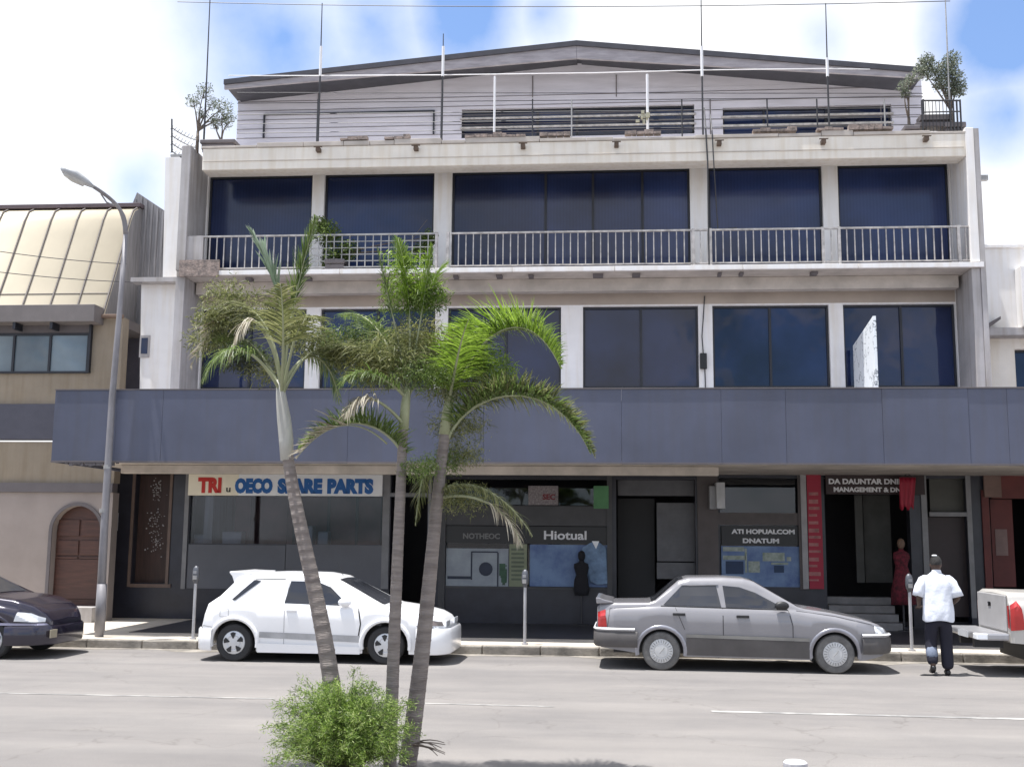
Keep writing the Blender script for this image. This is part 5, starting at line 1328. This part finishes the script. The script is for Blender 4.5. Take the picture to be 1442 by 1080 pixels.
for sd, pn, c in ((-1, 'pal', Vector((-.225, .27, .99))), (1, 'par', Vector((.21, .26, 1.02)))):
    for i, (dx, ln) in enumerate(((-.030, .062), (-.010, .075), (.010, .070), (.030, .055))):
        a = c + Vector((dx, .055, -.005)); b = a + Vector((dx * .1, ln * .55, -.015)); d = b + Vector((0, ln * .3, -ln * .35))
        nodes[f'{pn}a{i}'] = (tuple(a), (.009, .009)); nodes[f'{pn}b{i}'] = (tuple(b), (.0085, .0085)); nodes[f'{pn}c{i}'] = (tuple(d), (.007, .007))
        edges += [(pn, f'{pn}a{i}'), (f'{pn}a{i}', f'{pn}b{i}'), (f'{pn}b{i}', f'{pn}c{i}')]
    a = c + Vector((-sd * .045, .01, .01)); b = a + Vector((-sd * .02, .04, .0))
    nodes[f'{pn}t'] = (tuple(a), (.011, .011)); nodes[f'{pn}u'] = (tuple(b), (.009, .009)); edges += [(pn, f'{pn}t'), (f'{pn}t', f'{pn}u')]
skin('body', nodes, edges, skinm, ME)
# shirt: lofted torso with folds plus sleeves
m = MB(); secs = [(.80, .222, .155, 0), (.82, .230, .160, 0), (.95, .225, .155, .0), (1.08, .212, .142, .01), (1.2, .218, .14, .02), (1.32, .225, .138, .03), (1.41, .222, .125, .035), (1.46, .165, .105, .04), (1.495, .10, .08, .05), (1.525, .068, .068, .06)]
n = 36; vs = []
for j, (z, a, b, y) in enumerate(secs):
    for i in range(n):
        q = 2 * math.pi * i / n
        f = 1 + (.035 * math.sin(5 * q + z * 9) + .028 * math.sin(9 * q - z * 16) + .015 * math.sin(15 * q + z * 31)) * (1 if z < 1.38 else .2)
        vs.append((a * f * math.cos(q), y + b * f * math.sin(q), z + (.015 * math.sin(3 * q) if j < 2 else 0)))
m.add(vs, [(j * n + i, j * n + (i + 1) % n, (j + 1) * n + (i + 1) % n, (j + 1) * n + i) for j in range(len(secs) - 1) for i in range(n)])
sh = obj('shirt', m, clothw, ME, local=True, smooth=True); sb = sh.modifiers.new('s', 'SUBSURF'); sb.levels = 1; sb.render_levels = 2
for sd in (-1, 1):
    a = Vector((sd * .13, .03, 1.42)); b = Vector((sd * .235, .015, 1.33)); c = Vector((sd * .285, -.0, 1.16)); 
    mm = MB().tube(bez([a, Vector((sd * .2, .03, 1.43)), b, c], 6), [.06, .07, .076, .078, .080, .084, .088], 16, cap=False)
    for v in mm.v: v.x += .006 * math.sin(v.z * 60); v.y += .005 * math.sin(v.z * 45 + 1)
    o = obj('sleeve', mm, clothw, ME, local=True, smooth=True); sd2 = o.modifiers.new('t', 'SOLIDIFY'); sd2.thickness = .006
obj('collar', MB().tube([(.01, .055, 1.505), (.01, .065, 1.55)], [.074, .066], 18, cap=False), clothw, ME, local=True, smooth=True)
# trousers
tn = {'w': ((0, .0, .95), (.165, .115)), 'c': ((0, 0, .87), (.15, .12)), 'hl': ((-.10, 0, .80), (.12, .12)), 'kl': ((-.118, .06, .50), (.098, .095)), 'al': ((-.12, -.085, .15), (.085, .085)),
      'hr': ((.10, 0, .80), (.12, .12)), 'kr': ((.105, .05, .49), (.098, .095)), 'ar': ((.105, .0, .075), (.09, .095))}
skin('trousers', tn, [('w', 'c'), ('c', 'hl'), ('hl', 'kl'), ('kl', 'al'), ('c', 'hr'), ('hr', 'kr'), ('kr', 'ar')], trous, ME)
skin('patched_calf', {'a': ((-.118, .030, .44), (.099, .097)), 'b': ((-.122, -.080, .225), (.090, .090))}, [('a', 'b')], mat('faded_denim', (.17, .20, .27), .9, var=.2, scale=9), ME, 1)['label'] = 'faded grey-blue lower trouser leg'
shoe = mat('black_shoe_leather', (.012, .011, .012), .4)
for (a, b, c) in (((-.12, -.13, .15), (-.12, -.04, .07), (-.12, .08, .05)), ((.10, -.05, .05), (.105, .06, .045), (.115, .20, .04))):
    skin('shoe', {'a': (a, (.042, .05)), 'b': (b, (.05, .045)), 'c': (c, (.045, .03))}, [('a', 'b'), ('b', 'c')], shoe, ME, 1)
m = MB(); c = Vector((.01, .068, 1.675)); vs = []; nr, ns = 8, 20
for j in range(nr + 1):
    th = math.pi * .62 * j / nr
    for i in range(ns):
        q = 2 * math.pi * i / ns; front = math.sin(q)
        t2 = th * (1 if front < .2 else (1 - .38 * front))
        vs.append(c + Vector((.083 * math.sin(t2) * math.cos(q), .104 * math.sin(t2) * math.sin(q), .108 * math.cos(t2))))
m.add(vs, [(j * ns + i, j * ns + (i + 1) % ns, (j + 1) * ns + (i + 1) % ns, (j + 1) * ns + i) for j in range(nr) for i in range(ns)])
obj('hair', m, mat('short_black_hair', (.015, .013, .012), .55, var=.3, scale=60, bump=1, bscale=150), ME, local=True, smooth=True)
m = MB().lathe([(.003, .114), (.025, .112), (.038, .105), (.042, .098)], (-.01, .05, 1.672), 'Z', 16)
obj('skull_cap', m, signwhite, ME, local=True, smooth=True)  # sun glint on the hair, put in as a small white disc
obj('eye', MB().lathe([(.002, 0), (.009, .003), (.002, .006)], (-.02, .158, 1.655), 'Y', 8).lathe([(.002, 0), (.009, .003), (.002, .006)], (.04, .158, 1.655), 'Y', 8), signwhite, ME, local=True)

# ================================================================== palms
pbark = mat('ringed_palm_bark', (.27, .235, .215), .9, scale=3, col2=(.165, .14, .13), bump=.6, bscale=14, stretch=(1, 1, 7))
pshaft = mat('pale_crown_shaft', (.55, .54, .50), .6, var=.2, scale=4, stretch=(2, 2, .5))
prib = mat('pale_green_midrib', (.34, .36, .22), .6, var=.15)
gbright = leafmat('bright_palm_leaf', ((.09, .15, .02), (.18, .29, .03), (.30, .42, .07)), .45, .55)
gmid = leafmat('green_palm_leaf', ((.06, .10, .02), (.13, .20, .045), (.24, .30, .10)), .45, .5)
golive = leafmat('olive_palm_leaf', ((.07, .085, .03), (.16, .18, .06), (.34, .34, .16)), .5, .5)
gdead = leafmat('dry_palm_leaf', ((.28, .24, .17), (.40, .36, .28), (.5, .46, .38)), .7, .3)
gpale = leafmat('pale_folded_leaf', ((.22, .30, .20), (.34, .42, .32)), .45, .4)
def trunkpts(c, Y): return [P(a, b, Y if len(q_) == 2 else q_[2]) for q_ in c for a, b in (q_[:2],)]
def palm(label, trunk, Y, rad_, shaft, fronds, clusters=()):
    pts = trunkpts(trunk, Y); pts[0].z = max(.03, min(pts[0].z, .08))
    t = thing('palm_tree', label, 'palm tree', tuple(pts[0]), 'palm trees on the soil mound')
    fine = bez(pts, 28) if len(pts) <= 5 else pts
    r = [rad_[0] + (rad_[1] - rad_[0]) * i / (len(fine) - 1) for i in range(len(fine))]
    m = MB(); 
    pt2 = []; r2 = []
    for i in range(len(fine) - 1):
        for f, s_ in ((0, 1.05), (.12, 1.0), (.9, .985)):
            pt2.append(fine[i].lerp(fine[i + 1], f)); r2.append(r[i] * s_)
    pt2.append(fine[-1]); r2.append(r[-1])
    m.tube(pt2, r2, 14); obj('trunk', m, pbark, t, smooth=True)
    if shaft:
        sp = [P(a, b, Y) for a, b, _ in shaft]; obj('crown_shaft', MB().tube(sp, [q[2] for q in shaft], 14), pshaft if shaft[0][2] > .05 else prib, t, smooth=True)
    for fr in fronds:
        ctrl, ln, mt, opt = fr
        frond(t, [P(a, b, Y + dy * .55) for a, b, dy in ctrl], ln, mt, **opt)
    for (cx, cy, dy, rr, n_, mt, sz) in clusters:
        c = P(cx, cy, Y + dy); m = MB()
        for i in range(n_):
            d = Vector((random.gauss(0, 1), random.gauss(0, 1), random.gauss(0, .9))); d = d.normalized() * rr * random.random() ** .5
            rv = Vector((random.gauss(0, 1), random.gauss(0, 1), random.gauss(-.35, .8))); e_ = Vector((d.x * 1.35, d.y, d.z * .8)); nv = Vector((random.gauss(0, 1), random.gauss(0, 1), random.gauss(0, 1)))
            m.blade(c + e_, rv + d * .6, rr * random.uniform(.2, .55), sz * .28, .9, nv, 3)
            for q_ in range(3): m.leaf(c + e_ + Vector((random.gauss(0, .03), random.gauss(0, .03), random.gauss(0, .03))), Vector((random.gauss(0, 1), random.gauss(0, 1), random.gauss(0, 1) - .5)), nv, sz * random.uniform(.5, 1.3), sz * .26)
        obj('foliage', m, mt, t, recalc=False)
    return t
def frond(t, ctrl, ln, mt, n=64, droop=.6, lift=.1, fwd=.75, w=.022, start=.12, r0=.016, spread=1.0, jit=.12, one=0):
    pts = bez(ctrl, 24); m = MB(); cnt = len(pts)
    rib = MB().tube(pts, [r0 * (1 - .8 * i / 24) for i in range(cnt)], 6)
    n = int(n * 1.9); w *= .62
    for i in range(n):
        u = start + (1 - start) * (i + random.random() * .6) / n; f = u * 24; a = min(int(f), 23); p = pts[a].lerp(pts[a + 1], f - a)
        tg = (pts[a + 1] - pts[a]).normalized()
        sd = tg.cross(Vector((0, 0, 1)))
        if sd.length < .2: sd = Vector((0, -1, 0))
        sd.normalize(); up = sd.cross(tg).normalized()
        if up.z < 0 and abs(tg.z) < .9: up = -up
        prof = math.sin(math.pi * min(1, (u * .86 + .14))) ** .6
        for s_ in (-1, 1):
            if random.random() < .10: continue
            d = sd * s_ * spread + up * (lift + random.uniform(-jit, jit) * 2) + tg * (fwd + random.uniform(-jit, jit)) + Vector((random.uniform(-jit, jit), random.uniform(-jit, jit), 0))
            m.blade(p, d, ln * prof * random.choice((1, 1, 1, 1, .8, .55)) * random.uniform(.75, 1.15), w * random.uniform(.8, 1.2), droop * random.uniform(.5, 1.9), up + sd * random.uniform(-.5, .5), 4)
    fo = obj('frond', m, mt, t, recalc=False); obj('midrib', rib, prib, fo, smooth=True)
D = dict
# left palm
palm('left palm leaning out of the bush, pale crown shaft and one folded grey-green leaf', [(484, 950), (465, 880), (432, 800), (413, 700), (405, 640)], 9.25, (.076, .048),
     [(404, 648, .055), (403, 620, .062), (400, 590, .06), (396, 560, .045), (394, 535, .03)],
     [([(398, 560, 0), (402, 470, 0), (404, 410, .05), (352, 322, .1)], .44, gpale, D(n=20, droop=.25, w=.085, start=.62, fwd=1.5, spread=.7, jit=.08)),
      ([(398, 560, 0), (404, 450, .05), (425, 370, .1), (446, 305, .1)], .30, gmid, D(n=110, droop=.3, start=.42, fwd=1.3, w=.026)),
      ([(398, 560, 0), (410, 480, -.2), (425, 430, -.4), (448, 450, -.6)], .3, golive, D(n=50, start=.4, droop=1.2)),
      ([(396, 550, 0), (392, 440, .1), (330, 390, .2), (285, 470, .3)], .42, golive, D(n=64, droop=.9, start=.25)),
      ([(396, 550, 0), (385, 450, -.3), (345, 410, -.5), (322, 510, -.6)], .30, gdead, D(n=20, droop=1.8, start=.55, w=.045)), ([(396, 555, 0), (385, 430, .1), (310, 400, .2), (268, 520, .2)], .38, gdead, D(n=12, droop=.9, start=.6, w=.035, r0=.008)),
      ([(396, 550, 0), (375, 500, .3), (340, 455, .5), (300, 480, .6)], .36, gmid, D(n=56, droop=1.2, start=.3)),
      ([(398, 555, 0), (425, 490, .4), (465, 470, .7), (480, 520, .8)], .36, golive, D(n=56, droop=1.0, start=.3)),
      ([(396, 555, 0), (400, 500, -.5), (400, 440, -.9), (395, 400, -1.1)], .3, golive, D(n=40, droop=.8, start=.4)),
      ([(396, 550, 0), (430, 470, .5), (470, 500, .7), (478, 570, .8)], .30, gmid, D(n=40, droop=1.3, start=.35)),
      ([(394, 550, 0), (360, 480, -.6), (310, 470, -.9), (285, 540, -1.0)], .34, gmid, D(n=44, droop=1.4, start=.35))],
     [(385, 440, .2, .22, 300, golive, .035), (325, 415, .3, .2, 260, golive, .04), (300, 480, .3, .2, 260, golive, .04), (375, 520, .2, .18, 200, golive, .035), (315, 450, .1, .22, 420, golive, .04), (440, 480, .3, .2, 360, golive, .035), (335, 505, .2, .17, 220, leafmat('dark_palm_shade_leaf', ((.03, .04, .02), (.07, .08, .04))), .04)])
# middle palm
palm('middle palm with the thinnest straight trunk and upright bright green crown', [(551, 985), (556, 850), (563, 720), (568, 600)], 9.35, (.056, .040),
     [(568, 605, .045), (571, 570, .04), (574, 545, .03)],
     [([(574, 550, 0), (560, 460, -.1), (540, 400, -.2), (532, 350, -.2)], .28, gmid, D(n=50, droop=.5, start=.45, fwd=1.0, r0=.009)), ([(574, 550, 0), (590, 460, .3), (600, 390, .5), (630, 370, .6)], .28, gbright, D(n=50, droop=.6, start=.45, fwd=1.0, r0=.009)), ([(574, 550, 0), (580, 470, 0), (578, 400, 0), (560, 335, .1)], .36, gbright, D(n=110, droop=.3, start=.45, fwd=1.3, w=.02, r0=.012)),
      ([(574, 550, 0), (590, 470, .1), (600, 400, .1), (608, 345, .1)], .30, gbright, D(n=80, droop=.3, start=.5, fwd=1.3, r0=.010)),
      ([(572, 560, 0), (540, 500, 0), (500, 470, .1), (455, 500, .2)], .34, golive, D(n=70, droop=1.0)),
      ([(572, 560, 0), (545, 530, -.3), (510, 510, -.5), (478, 540, -.6)], .32, gmid, D(n=60, droop=1.0)),
      ([(574, 560, 0), (550, 480, .3), (520, 430, .6), (480, 445, .8)], .34, gmid, D(n=60, droop=.9)),
      ([(574, 560, 0), (600, 500, .3), (640, 480, .5), (660, 520, .6)], .34, golive, D(n=60, droop=1.0)),
      ([(568, 640, 0), (540, 590, -.1), (480, 575, -.2), (420, 635, -.3)], .30, gmid, D(n=110, droop=.6, lift=.8, fwd=.3, start=.0, w=.026, jit=.25)),
      ([(545, 625, 0), (505, 585, -.2), (460, 590, -.3), (418, 645, -.35)], .42, gdead, D(n=13, droop=.2, lift=.3, w=.05, start=.45, r0=.008)),
      ([(570, 600, 0), (540, 560, -.4), (500, 540, -.6), (485, 590, -.7)], .34, gdead, D(n=26, droop=1.5, w=.03, start=.4))],
     [(580, 405, .1, .23, 330, gbright, .045), (570, 370, .2, .17, 150, gbright, .045), (605, 420, .2, .15, 260, gmid, .04), (560, 500, 0, .30, 800, golive, .035), (520, 470, .3, .2, 300, gmid, .035), (530, 520, .1, .24, 380, leafmat('olive_gold_leaf', ((.12, .12, .03), (.26, .27, .06), (.44, .42, .16))), .035), (470, 480, .4, .2, 300, gmid, .035), (500, 500, .2, .22, 420, golive, .035), (600, 525, -.1, .2, 380, gmid, .035), (572, 430, .05, .2, 200, gmid, .035), (590, 660, -.1, .13, 240, gmid, .03)])
# right palm
palm('right palm with long bright arching fronds and a trunk bare to the ground', [(574, 1062), (592, 960), (606, 820), (612, 720), (628, 600)], 9.55, (.078, .044),
     [(626, 612, .05), (630, 580, .045), (634, 550, .03)],
     [([(632, 580, 0), (665, 460, 0), (745, 415, -.1), (790, 520, -.2)], .46, gbright, D(n=115, droop=.35, lift=.9, fwd=-.15, start=.1, w=.022, jit=.2)), ([(634, 570, 0), (660, 470, .1), (740, 420, .1), (792, 515, .1)], .34, gmid, D(n=110, droop=.5, lift=.6, fwd=.2, start=.2, w=.022, jit=.3, r0=.008)),
      ([(632, 575, 0), (650, 480, .3), (690, 430, .5), (740, 450, .7)], .42, gbright, D(n=90, droop=.8, w=.02)),
      ([(630, 620, 0), (660, 545, -.1), (780, 520, -.2), (832, 640, -.3)], .30, gmid, D(n=170, droop=.7, lift=.75, fwd=.45, start=.1, w=.026, jit=.3)), ([(628, 625, 0), (665, 535, -.15), (785, 515, -.2), (838, 645, -.2)], .24, golive, D(n=150, droop=.4, lift=.9, fwd=.2, spread=.6, start=.2, w=.024, jit=.35, r0=.008)),
      ([(630, 610, 0), (680, 540, .3), (770, 540, .5), (820, 610, .6)], .32, golive, D(n=90, droop=.9, start=.15)),
      ([(632, 580, 0), (610, 490, .2), (590, 460, .4), (560, 480, .6)], .34, golive, D(n=60, droop=.9)),
      ([(632, 570, 0), (640, 520, -.5), (650, 470, -.9), (660, 450, -1.2)], .36, gbright, D(n=60, droop=.9)),
      ([(622, 690, 0), (660, 670, -.1), (710, 690, -.2), (750, 755, -.3)], .28, golive, D(n=60, droop=1.0, start=.0)),
      ([(622, 700, 0), (680, 690, -.2), (720, 720, -.25), (735, 770, -.3)], .34, gdead, D(n=18, droop=1.2, w=.035, start=.4)),
      ([(624, 660, 0), (600, 640, -.2), (590, 680, -.3), (585, 740, -.3)], .25, golive, D(n=40, droop=1.0))],
     [(600, 480, .2, .28, 500, leafmat('yellow_olive_leaf', ((.12, .12, .03), (.26, .27, .06), (.44, .42, .16))), .035), (630, 500, .2, .24, 380, gbright, .035), (690, 520, .2, .2, 400, gbright, .035), (650, 640, .2, .16, 300, golive, .03), (640, 540, .1, .26, 560, golive, .035), (645, 600, .15, .22, 420, golive, .03), (665, 500, .1, .2, 330, gbright, .04), (650, 700, .1, .2, 380, golive, .03), (625, 650, .1, .15, 260, gmid, .03)])

# climbing plant on the balcony
c = P(475, 352, YF + .25)
small_tree('balcony_plant', 'leafy green plant behind the mesh balcony railing', (c.x, YF + .25, 7.53), [(P(462, 330, YF + .25), .32), (P(490, 352, YF + .25), .26), (P(470, 362, YF + .25), .3), (P(450, 318, YF + .25), .22), (P(595, 355, YF + .25), .22), (P(604, 335, YF + .25), .18)], .2, gmid, 520, .06, (.2, .22), 'potted plant')
c = P(455, 480, 21.6)

# ================================================================== bush
bc = P(480, 1010, 8.85)
BU = thing('feathery_bush', 'bright feathery green bush at the foot of the palms', 'bush', (bc.x, 8.85, .08))
glf = leafmat('fresh_bush_leaf', ((.05, .10, .02), (.12, .21, .03), (.28, .40, .07), (.52, .60, .26)), .5, .5)
m = MB(); st = MB()
rt = Vector((bc.x + .05, 8.85, .08))
for i in range(330):
    az = random.uniform(0, 2 * math.pi); el = random.uniform(-.25, 1.35)
    R_ = random.uniform(.55, 1.0) * (1.18 if random.random() < .25 else 1)
    d = Vector((math.cos(az) * math.cos(el) * .53, math.sin(az) * math.cos(el) * .50, math.sin(el) * .50 + .04)) * R_
    e = Vector((bc.x, 8.85, .38)) + d; e.z = max(e.z, .10)
    mid = rt.lerp(e, .55) + Vector((0, 0, .12))
    pts = bez([rt, mid, e, e + Vector((d.x * .12, d.y * .12, -.06))], 10)
    st.tube(pts, [.004] * 6 + [.002] * 5, 4, cap=False)
    for k_ in range(3, 11):
        p = pts[k_]
        for j in range(15):
            dd = (pts[k_] - pts[k_ - 1]).normalized() * random.uniform(-.1, 1.0) + Vector((random.gauss(0, .7), random.gauss(0, .7), random.gauss(0, .6)))
            m.leaf(p + Vector((random.gauss(0, .022), random.gauss(0, .022), random.gauss(0, .022))), dd, Vector((random.gauss(0, 1), random.gauss(0, 1), random.gauss(0, 1))), random.uniform(.02, .055), .0055)
obj('foliage', m, glf, BU, recalc=False); obj('stem', st, mat('bush_twig', (.10, .11, .05), .8), BU)
m = MB(); b0 = P(578, 1052, 9.5)
for i in range(7):
    q = random.uniform(-.5, .9); m.tube(bez([b0 + Vector((0, 0, .02)), b0 + Vector((.12, random.uniform(-.1, .1), .06 * q + .05)), b0 + Vector((.22 + random.random() * .1, random.uniform(-.15, .15), -.03 + .1 * q))], 5), [.010, .008, .006, .005, .004, .003], 5)
tag(obj('palm_roots', m, barkm, base=tuple(b0)), 'bare broken roots and twigs beside the right palm trunk foot', 'roots')

# ================================================================== bollard near the camera
c = P(1120, 1076, 7.0)
BO = thing('bollard', 'short weathered concrete bollard with a pale top at the bottom edge', 'bollard', (c.x, 7.0, 0))
m = MB().lathe([(.080, 0), (.075, c.z * .5), (.071, c.z - .02)], (0, 0, 0), 'Z', 24); obj('shaft', m, mat('chipped_dark_paint', (.30, .30, .34), .8, scale=9, col2=(.06, .06, .09), lo=.42, hi=.52, stretch=(1, 1, .6)), BO, local=True, smooth=True, autos=40)
m = MB().lathe([(.071, c.z - .02), (.073, c.z - .012), (.072, c.z + .012), (.06, c.z + .022), (.01, c.z + .024)], (0, 0, 0), 'Z', 24); obj('cap', m, mat('pale_cap', (.52, .51, .53), .8, var=.2, scale=20), BO, local=True, smooth=True, autos=40)
# small litter on the road
for q, y_, sz, lb in ((1308, 951, .12, 'flat dark scrap lying on the road by the walking man'),):
    d = CM @ Vector(((q - 721) / F, -(y_ - 540) / F, -1)); s_ = -2.0 / d.z; g = CAMP + d * s_
    m = MB().prism([(g.x - sz, .004), (g.x + sz * .9, .004), (g.x + sz, .016), (g.x - sz * .5, .02)], g.y - .04, g.y + .05)
    tag(obj('road_litter', m, wirem, base=(g.x, g.y, 0)), lb, 'litter')

# ================================================================== every separate piece its own part
SPLIT = set("""loose_brick lower_cladding shop_frame slab_bracket side_window headlight tail_light side_moulding side_skirt side_stripe bumper_grille
front_grille_panel fender_vent quarter_window window_trim rain_guard door_line wheel_arch printed_photo stock_box hood_bracket canopy_end_panel penthouse_side_wall
shell_wall floor_slab shelf_upright partition window_bar door_panel entrance_step eye prop headlight_trim bumper_bracket bumper_end_cap hall_partition lower_panel
drain_spout fuel_cap_line bumper_seam bonnet_line boot_line shop_glass roller_shutter trough base_arm slab_edge_trim canopy_edge_trim shop_surround display_frame door_frame shutter_frame cladding_joint planter""".split())
for o in [x for x in bpy.data.objects if x.type == 'MESH' and x.name.split('.')[0] in SPLIT]:
    me = o.data; n = len(me.vertices); par = list(range(n))
    def find(a):
        while par[a] != a: par[a] = par[par[a]]; a = par[a]
        return a
    for e in me.edges:
        a, b = find(e.vertices[0]), find(e.vertices[1])
        if a != b: par[a] = b
    groups = {}
    for p in me.polygons: groups.setdefault(find(p.vertices[0]), []).append(p)
    if len(groups) < 2: continue
    first = True
    for ps in groups.values():
        ids = sorted({v for p in ps for v in p.vertices}); mp = {v: i for i, v in enumerate(ids)}
        nm = bpy.data.meshes.new(me.name)
        nm.from_pydata([me.vertices[v].co for v in ids], [], [[mp[v] for v in p.vertices] for p in ps])
        nm.materials.append(me.materials[0])
        for q, p in zip(nm.polygons, ps): q.use_smooth = p.use_smooth
        if first: o.data = nm; first = False
        else: c = o.copy(); c.data = nm; COL.objects.link(c)
